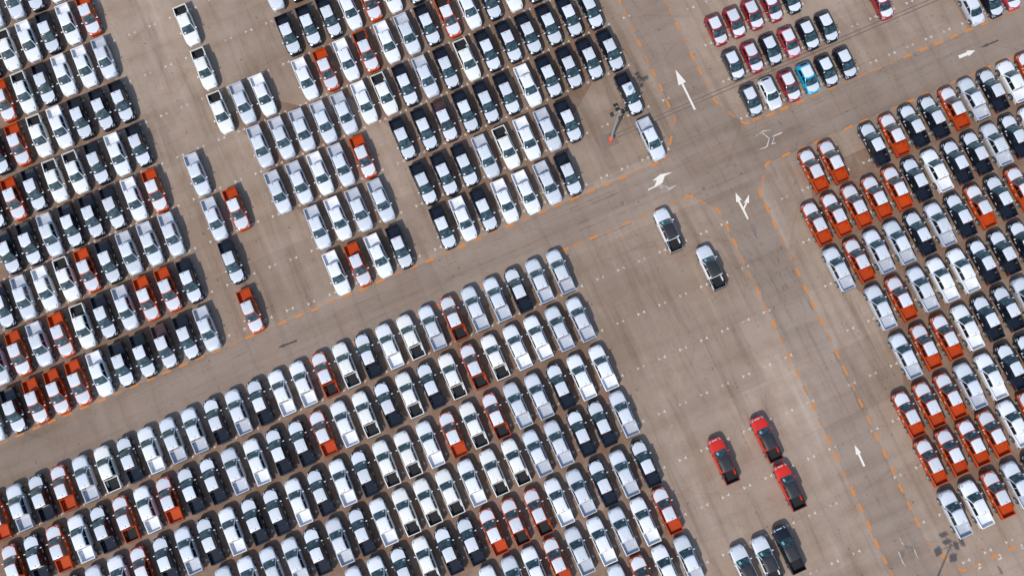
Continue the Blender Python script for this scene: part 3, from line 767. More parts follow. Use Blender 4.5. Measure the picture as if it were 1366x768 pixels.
TIGHT_MARKS = [(-61.32,-2.87), (-61.13,3.30), (-58.90,-1.81), (-60.94,9.48), (-58.70,4.36), (-56.47,-0.75), (-62.98,20.76), (-60.74,15.65), (-58.51,10.54), (-56.27,5.42), (-54.04,0.31), (-60.55,21.82), (-58.31,16.71), (-56.08,11.60), (-53.85,6.49), (-51.61,1.37), (-62.59,33.11), (-60.36,28.00), (-58.12,22.89), (-55.89,17.77), (-53.65,12.66), (-51.42,7.55), (-49.18,2.43), (-64.63,44.40), (-62.40,39.29), (-60.16,34.17), (-57.93,29.06), (-55.69,23.95), (-53.46,18.83), (-51.22,13.72), (-48.99,8.61), (-46.75,3.49), (-64.44,50.57), (-62.20,45.46), (-59.97,40.35), (-57.73,35.23), (-55.50,30.12), (-53.26,25.01), (-51.03,19.89), (-48.80,14.78), (-46.56,9.67), (-44.33,4.56), (-59.77,46.52), (-57.54,41.41), (-55.31,36.30), (-53.07,31.18), (-50.84,26.07), (-48.60,20.96), (-46.37,15.84), (-44.13,10.73), (-41.90,5.62), (-57.35,47.58), (-55.11,42.47), (-52.88,37.36), (-50.64,32.24), (-48.41,27.13), (-46.17,22.02), (-43.94,16.90), (-41.70,11.79), (-39.47,6.68), (-54.92,48.64), (-52.68,43.53), (-50.45,38.42), (-48.21,33.30), (-45.98,28.19), (-43.75,23.08), (-41.51,17.97), (-39.28,12.85), (-37.04,7.74), (-52.49,49.70), (-50.26,44.59), (-48.02,39.48), (-45.79,34.37), (-43.55,29.25), (-41.32,24.14), (-39.08,19.03), (-36.85,13.91), (-34.61,8.80), (-38.89,25.20), (-36.65,20.09), (-34.42,14.97), (-32.19,9.86), (-36.46,26.26), (-34.23,21.15), (-31.99,16.04), (-29.76,10.92), (-42.97,47.78), (-40.74,42.66), (-36.27,32.44), (-31.80,22.21), (-40.54,48.84), (-59.27,-14.29), (-56.85,-13.22), (-54.58,-18.36), (-54.42,-12.15), (-52.16,-17.29), (-52.00,-11.08), (-49.73,-16.22), (-49.57,-10.01), (-47.31,-15.15), (-47.15,-8.94), (-44.88,-14.09), (-44.72,-7.87), (-42.46,-13.02), (-40.19,-18.16), (-42.30,-6.81), (-40.03,-11.95), (-37.76,-17.09), (-39.87,-5.74), (-37.61,-10.88), (-35.34,-16.02), (-37.45,-4.67), (-35.18,-9.81), (-32.91,-14.96), (-35.02,-3.60), (-32.76,-8.74), (-30.49,-13.89), (-28.22,-19.03), (-32.60,-2.53), (-30.33,-7.68), (-28.06,-12.82), (-25.80,-17.96), (-30.17,-1.46), (-27.91,-6.61), (-25.64,-11.75), (-23.37,-16.89), (-27.75,-0.40), (-25.48,-5.54), (-23.21,-10.68), (-20.95,-15.82), (-25.32,0.67), (-23.06,-4.47), (-20.79,-9.61), (-18.52,-14.76), (-22.90,1.74), (-20.63,-3.40), (-18.36,-8.54), (-16.10,-13.69), (-13.83,-18.83), (-20.47,2.81), (-18.21,-2.33), (-15.94,-7.48), (-13.67,-12.62), (-11.41,-17.76), (-18.05,3.88), (-15.78,-1.26), (-13.51,-6.41), (-11.25,-11.55), (-8.98,-16.69), (-15.62,4.95), (-13.36,-0.20), (-11.09,-5.34), (-8.82,-10.48), (-6.56,-15.63), (-13.20,6.02), (-10.93,0.87), (-8.66,-4.27), (-6.40,-9.41), (-4.13,-14.56), (-10.77,7.08), (-8.51,1.94), (-6.24,-3.20), (-3.97,-8.35), (-1.71,-13.49), (0.56,-18.63), (-8.35,8.15), (-6.08,3.01), (-3.81,-2.13), (-1.55,-7.28), (0.72,-12.42), (2.98,-17.56), (-5.92,9.22), (-3.65,4.08), (-1.39,-1.07), (0.88,-6.21), (3.14,-11.35), (5.41,-16.49), (-3.50,10.29), (-1.23,5.15), (1.04,0.00), (3.30,-5.14), (5.57,-10.28), (7.83,-15.43), (-1.07,11.36), (1.20,6.21), (3.46,1.07), (5.73,-4.07), (7.99,-9.21), (10.26,-14.36), (1.35,12.43), (3.62,7.28), (5.89,2.14), (8.15,-3.00), (10.42,-8.15), (12.68,-13.29), (14.95,-18.43), (3.78,13.49), (6.05,8.35), (8.31,3.21), (10.58,-1.93), (12.84,-7.08), (15.11,-12.22), (17.37,-17.36), (6.20,14.56), (8.47,9.42), (10.74,4.28), (13.00,-0.87), (15.27,-6.01), (17.53,-11.15), (19.80,-16.29), (22.23,-15.23), (20.12,-3.87), (24.65,-14.16), (22.54,-2.80), (27.08,-13.09), (15.90,18.84), (24.97,-1.74), (27.23,-6.88), (29.50,-12.02), (18.33,19.91), (20.60,14.76), (27.39,-0.67), (29.66,-5.81), (23.02,15.83), (32.59,19.98), (34.89,14.85), (41.76,-0.54), (44.05,-5.67), (46.34,-10.80), (32.74,26.20), (35.03,21.07), (37.32,15.94), (39.61,10.81), (41.90,5.68), (44.19,0.55), (46.48,-4.59), (48.78,-9.72), (35.17,27.29), (37.46,22.16), (39.75,17.03), (42.04,11.90), (44.34,6.76), (46.63,1.63), (48.92,-3.50), (51.21,-8.63), (37.60,28.38), (39.89,23.25), (42.19,18.11), (44.48,12.98), (46.77,7.85), (49.06,2.72), (51.35,-2.41), (53.64,-7.54), (40.04,29.46), (42.33,24.33), (44.62,19.20), (46.91,14.07), (49.20,8.94), (51.49,3.81), (53.79,-1.33), (56.08,-6.46), (42.47,30.55), (44.76,25.42), (47.05,20.29), (49.34,15.16), (51.64,10.02), (53.93,4.89), (56.22,-0.24), (44.90,31.64), (47.19,26.51), (49.49,21.37), (51.78,16.24), (54.07,11.11), (56.36,5.98), (47.34,32.72), (49.63,27.59), (51.92,22.46), (54.21,17.33), (56.50,12.20), (49.77,33.81), (52.06,28.68), (54.35,23.55), (56.64,18.42), (52.20,34.90), (54.49,29.77), (56.79,24.63), (54.64,35.98), (56.93,30.85), (59.22,25.72), (57.07,37.07), (59.36,31.94), (59.50,38.16), (-36.21,38.64), (-33.94,33.46), (-31.68,28.29), (-29.41,23.11), (-31.51,34.53), (-29.24,29.36), (-26.97,24.18), (-24.70,19.01), (-22.44,13.83), (-29.07,35.60), (-26.80,30.42), (-24.54,25.25), (-22.27,20.07), (-20.00,14.90), (-28.90,41.84), (-26.63,36.67), (-24.37,31.49), (-22.10,26.32), (-19.83,21.14), (-17.56,15.97), (-28.73,48.08), (-26.47,42.91), (-24.20,37.73), (-21.93,32.56), (-19.66,27.38), (-17.39,22.21), (-15.13,17.03), (-26.30,49.15), (-24.03,43.98), (-21.76,38.80), (-19.49,33.63), (-17.23,28.45), (-14.96,23.28), (-12.69,18.10), (-23.86,50.22), (-21.59,45.04), (-19.33,39.87), (-17.06,34.70), (-14.79,29.52), (-12.52,24.35), (-10.25,19.17), (-21.42,51.29), (-19.16,46.11), (-16.89,40.94), (-14.62,35.76), (-12.35,30.59), (-10.09,25.41), (-7.82,20.24), (-16.72,47.18), (-14.45,42.01), (-12.18,36.83), (-9.92,31.66), (-7.65,26.48), (-5.38,21.31), (-14.28,48.25), (-12.02,43.07), (-9.75,37.90), (-7.48,32.72), (-5.21,27.55), (-2.95,22.37), (-11.85,49.32), (-9.58,44.14), (-7.31,38.97), (-5.04,33.79), (-2.78,28.62), (-0.51,23.44), (-7.14,45.21), (-4.88,40.03), (-2.61,34.86), (-0.34,29.68), (1.93,24.51), (-4.71,46.28), (-2.44,41.10), (-0.17,35.93), (2.10,30.75), (4.36,25.58), (-2.27,47.34), (-0.00,42.17), (2.26,36.99), (4.53,31.82), (6.80,26.64), (0.17,48.41), (2.43,43.24), (4.70,38.06), (6.97,32.89), (2.60,49.48), (4.87,44.30), (7.14,39.13), (7.31,45.37), (9.57,40.20), (11.84,35.02), (14.11,29.85), (9.74,46.44), (12.01,41.26), (14.28,36.09), (16.55,30.91), (21.93,44.02), (23.92,39.46), (25.91,34.91), (24.16,44.99), (26.15,40.44), (28.14,35.88), (26.39,45.97), (28.38,41.41), (30.38,36.86), (28.63,46.94), (30.62,42.39), (32.61,37.83), (30.86,47.92), (32.85,43.36), (34.84,38.81), (33.09,48.89), (35.08,44.34), (37.07,39.78), (37.31,45.31), (39.30,40.76), (41.77,47.26), (44.00,48.24), (52.69,46.61), (54.92,47.58), (57.15,48.56), (59.38,49.53)]
PAINT = {
 'A1': [(20.22,35.90), (18.80,39.13), (19.15,39.30), (17.92,40.84), (18.25,38.85), (18.59,39.02), (20.01,35.80)],
 'A5': [(38.09,-5.63), (37.52,-4.25), (37.70,-4.17), (37.01,-3.32), (37.12,-4.43), (37.30,-4.35), (37.87,-5.73)],
 'A6': [(51.73,42.07), (52.81,42.52), (52.87,42.35), (53.68,43.09), (52.64,43.06), (52.69,42.89), (51.61,42.44)],
 'D6': [(56.50,44.44), (55.14,43.87), (55.11,43.97), (54.33,43.42), (55.24,43.57), (55.20,43.68), (56.56,44.25)],
 'D7': [(-26.45,8.48), (-27.87,7.93), (-27.92,8.03), (-28.62,7.50), (-27.73,7.59), (-27.78,7.70), (-26.35,8.26)],
 'Y2a': [(25.87,22.53), (24.85,24.65), (24.64,24.62), (24.60,25.75), (25.29,24.91), (25.04,24.81), (25.46,23.97), (25.76,24.59), (25.52,24.50), (26.17,25.52), (26.12,24.47), (25.94,24.55), (25.57,23.75), (26.03,22.63)],
 'Y2d': [(26.20,21.88), (26.69,21.88), (26.86,21.31), (26.79,20.73), (26.99,20.28), (26.82,20.33), (26.39,21.16), (26.12,21.45)],
 'Y3a': [(14.35,26.16), (15.13,26.55), (15.43,27.25), (14.93,27.21), (15.87,27.98), (17.29,28.24), (16.36,27.76), (16.09,26.96), (15.41,26.52), (14.37,26.03)],
 'Y3b': [(15.41,26.48), (15.92,26.78), (16.97,26.40), (17.87,26.74), (17.10,26.20), (16.46,25.87), (15.75,25.78), (16.25,25.97)],
 'F4a': [(29.13,32.58), (30.32,33.11), (30.38,32.94), (29.19,32.45)],
 'F4b': [(26.87,32.41), (27.66,32.95), (27.93,33.19), (28.97,33.39), (28.94,33.28), (27.99,33.08), (27.76,32.85)],
 'F4c': [(27.79,33.05), (27.93,33.11), (28.80,32.41), (28.71,32.30)],
 'F4d': [(28.74,32.38), (28.85,32.35), (28.57,31.38), (28.37,31.14), (27.59,30.94), (27.57,31.00), (28.27,31.26), (28.45,31.44)],
 'F4e': [(29.29,32.38), (29.40,32.38), (29.17,31.71), (29.56,31.78), (29.53,31.68), (29.00,31.55)],
 'G4a': [(28.18,32.89), (28.44,32.95), (29.10,32.58), (28.93,32.38)],
 'G4b': [(28.93,32.38), (29.26,32.41), (29.06,31.78), (28.84,31.74)],
 'G4c': [(30.52,33.29), (31.44,33.65), (31.46,33.53), (30.62,33.18)],
 'G4d': [(29.89,34.53), (30.07,34.39), (30.44,33.92), (30.35,33.85), (29.97,34.19)],
 'F8a': [(41.39,-13.37), (41.49,-13.37), (41.90,-14.18), (41.75,-14.25)],
 'F8b': [(42.93,-14.62), (43.04,-14.67), (43.36,-15.58), (43.28,-15.61)],
 'F8c': [(41.21,-14.92), (41.30,-14.92), (41.72,-15.99), (41.94,-16.49), (41.86,-16.52), (41.52,-15.99)],
 'G8a': [(41.96,-14.24), (42.85,-14.38), (42.95,-14.94), (42.47,-14.91), (42.01,-14.58)],
 'G8b': [(41.44,-14.94), (42.01,-14.58), (41.90,-15.32), (41.62,-15.79), (41.34,-15.45)],
 'G8c': [(51.96,-16.41), (52.23,-16.47), (52.59,-17.14), (52.37,-17.38), (52.13,-16.87)],
}

# ------------------------------------------------------------------ the ground, the road and what is painted on them
def sheet(name, pts, z, mat, parent=None, kind=None):
    me = bpy.data.meshes.new(name)
    me.from_pydata([(x, y, z) for x, y in pts], [], [tuple(range(len(pts)))])
    bm = bmesh.new()
    bm.from_mesh(me)
    bmesh.ops.recalc_face_normals(bm, faces=bm.faces)
    for fc in bm.faces:
        if fc.normal.z < 0:
            fc.normal_flip()
    bmesh.ops.triangulate(bm, faces=bm.faces)
    bm.to_mesh(me)
    bm.free()
    me.materials.append(M[mat])
    o = link(name, me, parent)
    if kind: o['kind'] = kind
    return o

ground = sheet('ground', [(-1500, -1500), (1500, -1500), (1500, 1500), (-1500, 1500)], 0.0, 'ground', kind='structure')

L1, L2, L3, L4 = DASH_LINES
def far(a, b, k):
    return (b[0] + (b[0] - a[0]) * k, b[1] + (b[1] - a[1]) * k)
road_pts = [far(L1[8], L1[0], 4)] + L1 + [far(L1[-6], L1[-1], 6)] + [far(L2[5], L2[0], 6)] + L2 + [far(L2[-6], L2[-1], 6)] + [far(L3[6], L3[0], 6)] + L3[:-8] + [far(L3[-16], L3[-10], 6)] + [far(L4[-6], L4[-1], 6)] + L4[::-1] + [far(L4[8], L4[0], 4)]
road = sheet('road', road_pts, 0.004, 'road', kind='structure')

for L in DASH_LINES:
    n = len(L)
    for i, (x, y) in enumerate(L):
        a, b = L[max(i - 1, 0)], L[min(i + 1, n - 1)]
        d = Vector((b[0] - a[0], b[1] - a[1])).normalized()
        # bend the stroke a little where the line curves
        half = .53 + random.uniform(-.06, .06)
        w = .13 + random.uniform(-.015, .015)
        c = Vector((x, y))
        pn = (c - Vector(a)).normalized() if i else d
        nn = (Vector(b) - c).normalized() if i < n - 1 else d
        p0, p2 = c - pn.lerp(d, .4).normalized() * half, c + nn.lerp(d, .4).normalized() * half
        nr = Vector((-d.y, d.x)) * w
        sheet('lane_dash', [p0 - nr, c - nr, p2 - nr, p2 + nr, c + nr, p0 + nr], .010, random.choice(('orange_line', 'orange_line', 'orange_line_old')), road)

def bay_mark_pts(x, y, ang, jit=0.0):
    """two small T strokes facing each other"""
    u = Vector((math.cos(ang), math.sin(ang)))
    v = Vector((-u.y, u.x))
    c = Vector((x, y))
    out = []
    for s in (-1, 1):
        e = c + u * s * .40
        T = [(-.05, -.17), (.05, -.17), (.05, -.045), (.23, -.045), (.23, .045), (.05, .045), (.05, .17), (-.05, .17)]
        out.append([e - u * s * px + v * py for px, py in T])
    return out

BAY_ANG = .414
for x, y in OPEN_MARKS:
    for pts in bay_mark_pts(x, y, BAY_ANG + random.uniform(-.03, .03)):
        sheet('bay_mark', pts, .007, random.choice(('white_line', 'white_line_old')), ground)
vv, ff = [], []
for x, y in TIGHT_MARKS:
    for pts in bay_mark_pts(x, y, BAY_ANG):
        k = len(vv)
        vv += [(p.x, p.y, .007) for p in pts]
        ff += [(k, k + 1, k + 2, k + 5), (k + 5, k + 6, k + 7, k), (k + 2, k + 3, k + 4, k + 5), (k, k + 5, k, k)][:3]
me = bpy.data.meshes.new('bay_marks_between_vehicles')
me.from_pydata(vv, [], ff)
me.materials.append(M['white_line'])
link('bay_marks_between_vehicles', me, ground)['kind'] = 'stuff'

for k, pts in PAINT.items():
    mat = {'A': 'white_arrow', 'D': 'black_line', 'Y': 'white_arrow', 'F': 'faded_line', 'G': 'thin_black'}[k[0]]
    if k == 'Y2d': mat = 'thin_black'
    if k == 'Y3b': mat = 'faded_line'
    nm = {'white_arrow': 'arrow_marking', 'black_line': 'blacked_out_arrow', 'faded_line': 'faded_arrow', 'thin_black': 'blackout_patch'}[mat]
    sheet(nm, pts, .012 if mat != 'thin_black' else .009, mat, road)

def bay_number(txt, x, y, ang):
    cu = bpy.data.curves.new('bay_number', 'FONT')
    cu.body = txt
    cu.size = .62
    cu.align_x = 'CENTER'
    cu.offset = .018
    tmp = bpy.data.objects.new('tmp', cu)
    C.objects.link(tmp)
    dg = bpy.context.evaluated_depsgraph_get()
    me = bpy.data.meshes.new_from_object(tmp.evaluated_get(dg))
    bpy.data.objects.remove(tmp)
    me.materials.clear()
    me.materials.append(M['white_line'])
    o = link('bay_number', me, ground, (x, y, .012))
    o.rotation_euler = (0, 0, ang)
for t, (x, y) in zip(('94', '95', '96'), ((49.80, -16.55), (52.10, -15.57), (54.56, -14.49))):
    bay_number(t, x, y, BAY_ANG - math.pi / 2)

# the sawn joint across the lamp bay and the far bays
def strip(name, a, b, w, z, mat, parent):
    d = (Vector(b) - Vector(a)).normalized()
    n = Vector((-d.y, d.x)) * w / 2
    pts = [Vector(a) - n, Vector(b) - n, Vector(b) + n, Vector(a) + n]
    return sheet(name, pts, z, mat, parent)
M['joint'] = worn_paint('joint_tar', (0.125, 0.085, 0.065), 0.50)
M['trench'] = worn_paint('trench_fill', (0.20, 0.145, 0.115), 0.44)
for w, off in ((.10, .0), (.10, .42)):
    strip('pavement_joint', (10.9 + off * -.4, 32.5 + off), (50.0 + off * -.4, 49.6 + off), w, .0055, 'joint', ground)

def stain(x, y, rx, ry, ang, col, strength, seed, z):
    mt, nt, b = nodes_of('stain')
    tc = N(nt, 'ShaderNodeTexCoord')
    n = noise(nt, tc.outputs['Object'], 1.1, 5, .65)
    ln = N(nt, 'ShaderNodeVectorMath', operation='LENGTH')
    nt.links.new(tc.outputs['Generated'], ln.inputs[0])
    sb = N(nt, 'ShaderNodeVectorMath', operation='DISTANCE')
    sb.inputs[1].default_value = (.5, .5, 0)
    nt.links.new(tc.outputs['Generated'], sb.inputs[0])
    ma = N(nt, 'ShaderNodeMath', operation='MULTIPLY_ADD')
    nt.links.new(sb.outputs['Value'], ma.inputs[0])
    ma.inputs[1].default_value = -1.7
    nt.links.new(n, ma.inputs[2])
    al = ramp(nt, ma.outputs[0], [(0.0, (0, 0, 0)), (.28, (strength,) * 3)])
    b.inputs['Base Color'].default_value = (*col, 1)
    b.inputs['Roughness'].default_value = .95
    nt.links.new(al, b.inputs['Alpha'])
    M['stain_%d' % seed] = mt
    k = 24
    me = bpy.data.meshes.new('dirt_stain')
    me.from_pydata([(rx * math.cos(2 * math.pi * i / k), ry * math.sin(2 * math.pi * i / k), 0) for i in range(k)], [], [tuple(range(k))])
    me.materials.append(mt)
    o = link('dirt_stain', me, ground, (x, y, z))
    o.rotation_euler = (0, 0, ang)
    o['kind'] = 'structure'
def dirt_film(pts, i):
    mt, nt, b = nodes_of('red_dirt')
    g = N(nt, 'ShaderNodeNewGeometry')
    n = noise(nt, g.outputs['Position'], .45, 5, .65)
    b.inputs['Base Color'].default_value = (.25, .130, .075, 1)
    b.inputs['Roughness'].default_value = .95
    nt.links.new(ramp(nt, n, [(.32, (.06,) * 3), (.66, (.52,) * 3)]), b.inputs['Alpha'])
    M['red_dirt'] = mt
    o = sheet('dirt_film', pts, .0045, 'red_dirt', ground)
    o['kind'] = 'structure'
def row_ends(blk, k, grow=0.0):
    p = [r[3] for r in ROWS if r[0] == blk and r[1] == k][0]
    return Vector(p[0]), Vector(p[-1])
for i, blk in enumerate(('D', 'T', 'R', 'A', 'U')):
    ks = sorted(r[1] for r in ROWS if r[0] == blk and len(r[3]) > 1)
    side_a = [row_ends(blk, k)[0] for k in ks]
    if blk == 'T':                     # the bays round the mast stay bare
        ks = [k for k in ks if k > 2]
        side_a = [Vector([r[3] for r in ROWS if r[0] == 'T' and r[1] == k][0][1]) for k in (1, 2)] + [row_ends('T', k)[0] for k in ks]
        ks = [1, 2] + ks
    side_b = [row_ends(blk, k)[1] for k in ks]
    if blk in 'DA':
        side_b = [b + (b - a).normalized() * 3 for a, b in zip(side_a, side_b)]
    if blk == 'R':
        side_b = [b + (b - a).normalized() * 3 for a, b in zip(side_a, side_b)]
    dirt_film([tuple(p) for p in side_a] + [tuple(p) for p in reversed(side_b)], i)

STAINS = [(-37.6, 27.7, .75, 2.2, .4, (.20, .10, .035), .75), (14.1, 4.0, 3.2, 1.5, .8, (.15, .095, .068), .75), (24.6, 15.0, 5.0, 2.6, .4, (.36, .30, .25), .55),
          (26.0, -9.0, 3.6, 7.5, .4, (.37, .31, .26), .6), (36.5, -14.5, 3.5, 6.0, .4, (.35, .295, .25), .5), (12.0, 26.5, 4.0, 3.5, .4, (.36, .31, .25), .5),
          (43.0, 40.5, 5.5, 2.2, .4, (.37, .32, .26), .55), (-30.0, 20.5, 2.5, 6.5, .4, (.20, .155, .125), .45), (18.5, 13.2, 5.5, 3.0, .4, (.35, .30, .24), .45),
          (21.0, 9.0, 2.2, 2.0, .0, (.22, .12, .075), .6), (27.8, 3.4, 2.2, 1.6, .9, (.22, .13, .085), .6), (-27.0, 33.0, 3.4, 6.0, .4, (.34, .28, .225), .4)]
for i, (x, y, rx, ry, a, c, s) in enumerate(STAINS):
    stain(x - .4, y + 3.1, rx, ry, a, c, s, i, .0015 + i * .0002)

# tyre tracks: pairs of faint rubber ribbons where trucks turn and drive
def rubber(i):
    mt, nt, b = nodes_of('tyre_rubber')
    g = N(nt, 'ShaderNodeNewGeometry')
    n = noise(nt, g.outputs['Position'], .5, 5, .7)
    nt.links.new(ramp(nt, n, [(.42, (0, 0, 0)), (.72, (.14,) * 3)]), b.inputs['Alpha'])
    b.inputs['Base Color'].default_value = (.085, .07, .06, 1)
    b.inputs['Roughness'].default_value = .95
    M['rubber_%d' % i] = mt
rubber(0)
U_, V_ = Vector((math.cos(.414), math.sin(.414))), Vector((-math.sin(.414), math.cos(.414)))
def track(p0, p1, p2, gauge=1.55, w=.24, z=.006):
    a, m_, c = (Vector(q) for q in (p0, p1, p2))
    for s in (-1, 1):
        vs, fs = [], []
        for k in range(25):
            t = k / 24
            q = a * (1 - t) ** 2 + m_ * 2 * t * (1 - t) + c * t * t
            d = ((m_ - a) * (1 - t) + (c - m_) * t).normalized()
            nrm = Vector((-d.y, d.x))
            for e in (-w / 2, w / 2):
                r_ = q + nrm * (s * gauge / 2 + e)
                vs.append((r_.x, r_.y, z + track.n * .00004))
            if k:
                j = 2 * k
                fs.append((j - 2, j - 1, j + 1, j))
        me = bpy.data.meshes.new('tyre_track')
        me.from_pydata(vs, [], fs)
        me.materials.append(M['rubber_0'])
        o = link('tyre_track', me, road)
        o['kind'] = 'structure'
        track.n += 1
track.n = 0
mid_lane = lambda t: Vector(L1[30]).lerp(Vector(L4[36]), .5) + U_ * t     # along the long road
xc = (Vector(L3[20]) + Vector(L4[48])) / 2                                # the crossing, roughly
for off in (-2.1, .3, 2.3):
    track(mid_lane(-52) + V_ * off, mid_lane(-20) + V_ * (off + .4), mid_lane(14) + V_ * off)
    track(mid_lane(8) + V_ * off, mid_lane(30) + V_ * (off - .2), mid_lane(60) + V_ * (off + 1.0))
lane_d = (Vector(L4[-1]) - Vector(L4[50])).normalized()
lane_c = lambda t, o: (Vector(L4[52]) + Vector(L3[28])) / 2 + lane_d * t + U_ * o
for o_ in (-1.3, 1.4):
    track(lane_c(26, o_), lane_c(10, o_ + .3), lane_c(-6, o_))
    track(lane_c(2, o_), lane_c(-14, o_), lane_c(-14, o_) - U_ * 16)
    track(lane_c(-2, o_), lane_c(-18, o_ - 1), lane_c(-40, o_ - 3))
track(lane_c(3, .5), lane_c(-13, .5), lane_c(-16, .5) + U_ * 17)

# ------------------------------------------------------------------ lamp masts
FLOODS = [(-.48, 1.0), (-.22, .42), (-1.0, -.35), (.50, .12), (1.0, .38), (.20, -.85)]
def lamp_mast(x, y, label, size):
    root = link('lamp_mast', None, None, (x, y, 0))
    tag(root, label, 'lamp mast', 'floodlight masts of the yard')
    n = 14
    def tube(name, prof, mat, parent=root):
        rings = [[(r * math.cos(2 * math.pi * k / n), r * math.sin(2 * math.pi * k / n), z) for k in range(n)] for r, z in prof]
        v, f = loft(rings)
        return link(name, mesh_from(name, v, f, mat), parent)
    tube('base', [(.34, .0), (.34, .75), (.31, .82), (.18, .84)], 'red_base')
    tube('pole', [(.15, .84), (.13, 3.0), (.10, 7.0), (.075, 10.2), (.10, 10.22), (.10, 10.4), (.03, 10.45)], 'steel')
    # arms that carry the floodlights
    for dx, dy in FLOODS:
        dx, dy = dx * size, dy * size
        r_, a = math.hypot(dx, dy), math.atan2(dy, dx)
        arm = link('arm', box_mesh('arm', (r_ / 2, 0, 10.1), (r_, .06, .06), 'steel'), root)
        arm.rotation_euler = (0, 0, a)
        bm = bmesh.new()
        bmesh.ops.create_cube(bm, size=1, matrix=Matrix.Diagonal((.52 * size, .62 * size, .18, 1)))
        bmesh.ops.bevel(bm, geom=bm.edges[:], offset=.05, segments=2, affect='EDGES')
        me = bpy.data.meshes.new('floodlight')
        bm.to_mesh(me)
        bm.free()
        me.materials.append(M['lamp_metal'])
        fl = link('floodlight', me, root, (dx, dy, 10.0))
        fl.rotation_euler = (0, math.radians(30), a)
        link('lens', box_mesh('lens', (.02, 0, -.095), (.40 * size, .50 * size, .02), 'clear_lamp'), fl)
        link('gear_box', box_mesh('gear_box', (-.08, 0, .15), (.22, .28, .14), 'lamp_metal', .02), fl)
    return root
lamp_mast(10.05, 32.15, 'tall floodlight mast with red base standing in the empty bays', .78)
lamp_mast(43.33, -21.82, 'tall floodlight mast whose shadow falls beside the silver pickup corner', 1.35)
pad = sheet('concrete_pad', [(9.35, 31.05), (11.05, 31.75), (10.45, 33.25), (8.75, 32.55)], .0062, 'concrete', ground)

# ------------------------------------------------------------------ the vehicles
ORD = ['first', 'second', 'third', 'fourth', 'fifth', 'sixth', 'seventh', 'eighth', 'ninth', 'tenth', 'eleventh', 'twelfth', 'thirteenth', 'fourteenth', 'fifteenth', 'sixteenth',
       'seventeenth', 'eighteenth', 'nineteenth', 'twentieth', 'twenty-first', 'twenty-second', 'twenty-third', 'twenty-fourth', 'twenty-fifth', 'twenty-sixth', 'twenty-seventh']
PNAME = {'W': 'white_pickup_truck', 'K': 'white_pickup_truck', 'S': 'silver_pickup_truck', 'B': 'black_pickup_truck', 'O': 'orange_pickup_truck', 'Q': 'orange_pickup_truck', 'M': 'maroon_pickup_truck', 'w': 'white_pickup_truck', 'r': 'red_pickup_truck', 'k': 'black_pickup_truck'}
PDESC = {'W': 'all-white pickup', 'K': 'white pickup with black bed', 'S': 'silver pickup', 'B': 'black pickup, white-filmed hood', 'O': 'orange pickup, white-filmed hood', 'Q': 'orange pickup with black bed', 'M': 'maroon pickup, white-filmed hood'}
WHERE = {
    'A': ('{n} from bare lane, {k} row behind orange dashes', 'pickups parked in the long rows beside the bare lane'),
    'T': ('{n} from mast side, {k} row behind orange dashes', 'pickups parked in the rows beside the floodlight mast'),
    'U': ('{n} from mast side, {k} row off road, stepped silver block', 'pickups parked in the stepped silver block'),
    'D': ('{n} from empty bays, {k} row with hoods towards road', 'pickups parked with hoods towards the long road'),
    'R': ('{n} from arrow lane, {k} row from hatchbacks', 'pickups parked across the road from the hatchbacks'),
}
LOOSE = ['white pickup with black bed alone at the end of bare lane', 'white pickup with black bed between two others parked nose to tail in bare lane', 'silver pickup in bare lane beside a rusty stain',
         'silver pickup in bare lane parked alongside an orange pickup', 'orange pickup in bare lane parked alongside a silver pickup', 'black pickup with white-filmed hood in bare lane behind silver pickup',
         'orange pickup at foot of bare lane by the orange dashes']
PARKED = ['white pickup with black roof at the corner of orange dashes', 'white pickup with black roof among empty bays behind its twin', 'red pickup with black roof standing alone in empty bays',
          'red pickup with black roof nose ahead of another red pickup', 'red pickup with black roof close behind another red pickup', 'all-black pickup with uncovered hood at the end of three',
          'white pickup with black roof between all-black pickup and its twin', 'white pickup with black roof beside packed rows, end of three']
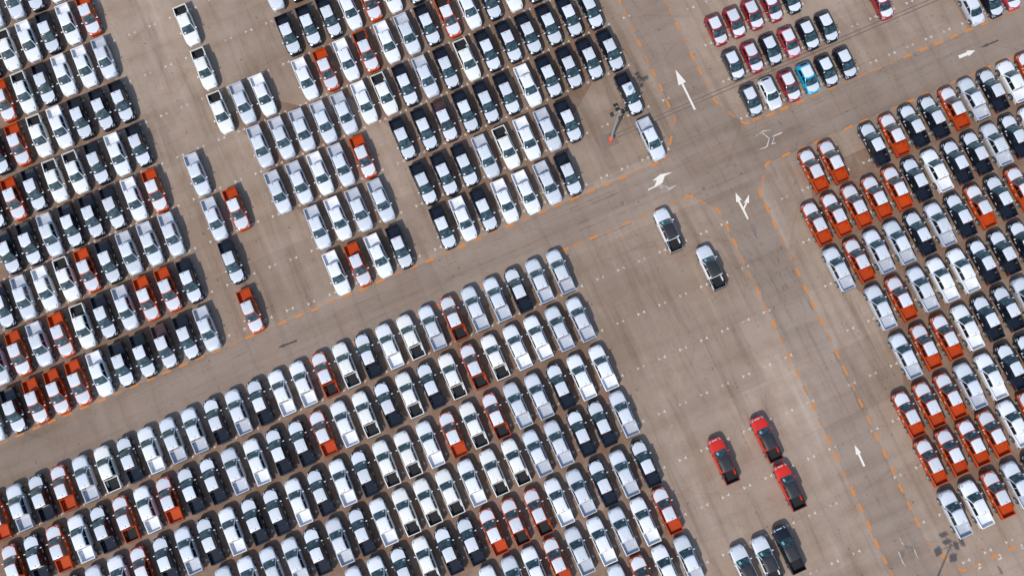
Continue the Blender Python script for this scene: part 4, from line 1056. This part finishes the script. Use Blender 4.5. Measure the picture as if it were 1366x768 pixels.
HNAME = {'r': 'red_hatchback', 'm': 'red_hatchback', 'k': 'black_hatchback', 'g': 'grey_hatchback', 'p': 'pink_hatchback', 'w': 'white_hatchback', 'c': 'blue_hatchback', 's': 'silver_hatchback'}
HDESC = {'r': 'crimson hatchback', 'm': 'crimson hatchback', 'k': 'black hatchback', 'g': 'dark grey hatchback', 'p': 'pinkish red hatchback', 'w': 'white hatchback', 'c': 'bright cyan hatchback', 's': 'silver hatchback'}
HEAD = {'A': .411 + math.pi, 'T': .412 + math.pi, 'U': .412 + math.pi, 'L': .411 + math.pi, 'D': .414, 'P': .414, 'R': .419, 'C': .412 + math.pi, 'E': .412 + math.pi, 'F': .412 + math.pi}

for blk, k, cols, pts in ROWS:
    for i, (c, (x, y)) in enumerate(zip(cols, pts)):
        hd = HEAD[blk] + random.gauss(0, .008)
        if blk in WHERE:
            w, grp = WHERE[blk]
            lab = PDESC[c] + ', ' + w.format(n=ORD[i], k=ORD[k - 1])
            place('pickup', c, PNAME[c], x, y, hd, lab, 'pickup truck', grp)
        elif blk == 'L':
            place('pickup', c, PNAME[c], x, y, hd, LOOSE[i], 'pickup truck', 'pickups left loose in the bare lane')
        elif blk == 'P':
            place('pickup', c, PNAME[c], x, y, hd, PARKED[i], 'pickup truck', 'uncovered pickups in the empty bays')
        elif blk == 'C':
            lab = HDESC[c] + ' with white-filmed roof, %s from arrow lane, row %s nearest long road' % (ORD[i], ORD[3 - k])
            place('hatch', c, HNAME[c], x, y, hd, lab.replace('row first', 'row'), 'hatchback', 'small hatchbacks in the corner bays')
        elif blk == 'E':
            place('hatch', c, HNAME[c], x, y, hd, 'crimson hatchback standing alone among empty corner bays', 'hatchback', 'small hatchbacks in the corner bays')
        else:
            lab = ['silver hatchback uncovered beside orange dashes, end of the short row', 'black hatchback between silver and pinkish hatchbacks beside orange dashes', 'pinkish red hatchback beside a black one by the orange dashes'][i]
            place('hatch', c, HNAME[c], x, y, hd, lab, 'hatchback', 'small hatchbacks beside the long road')
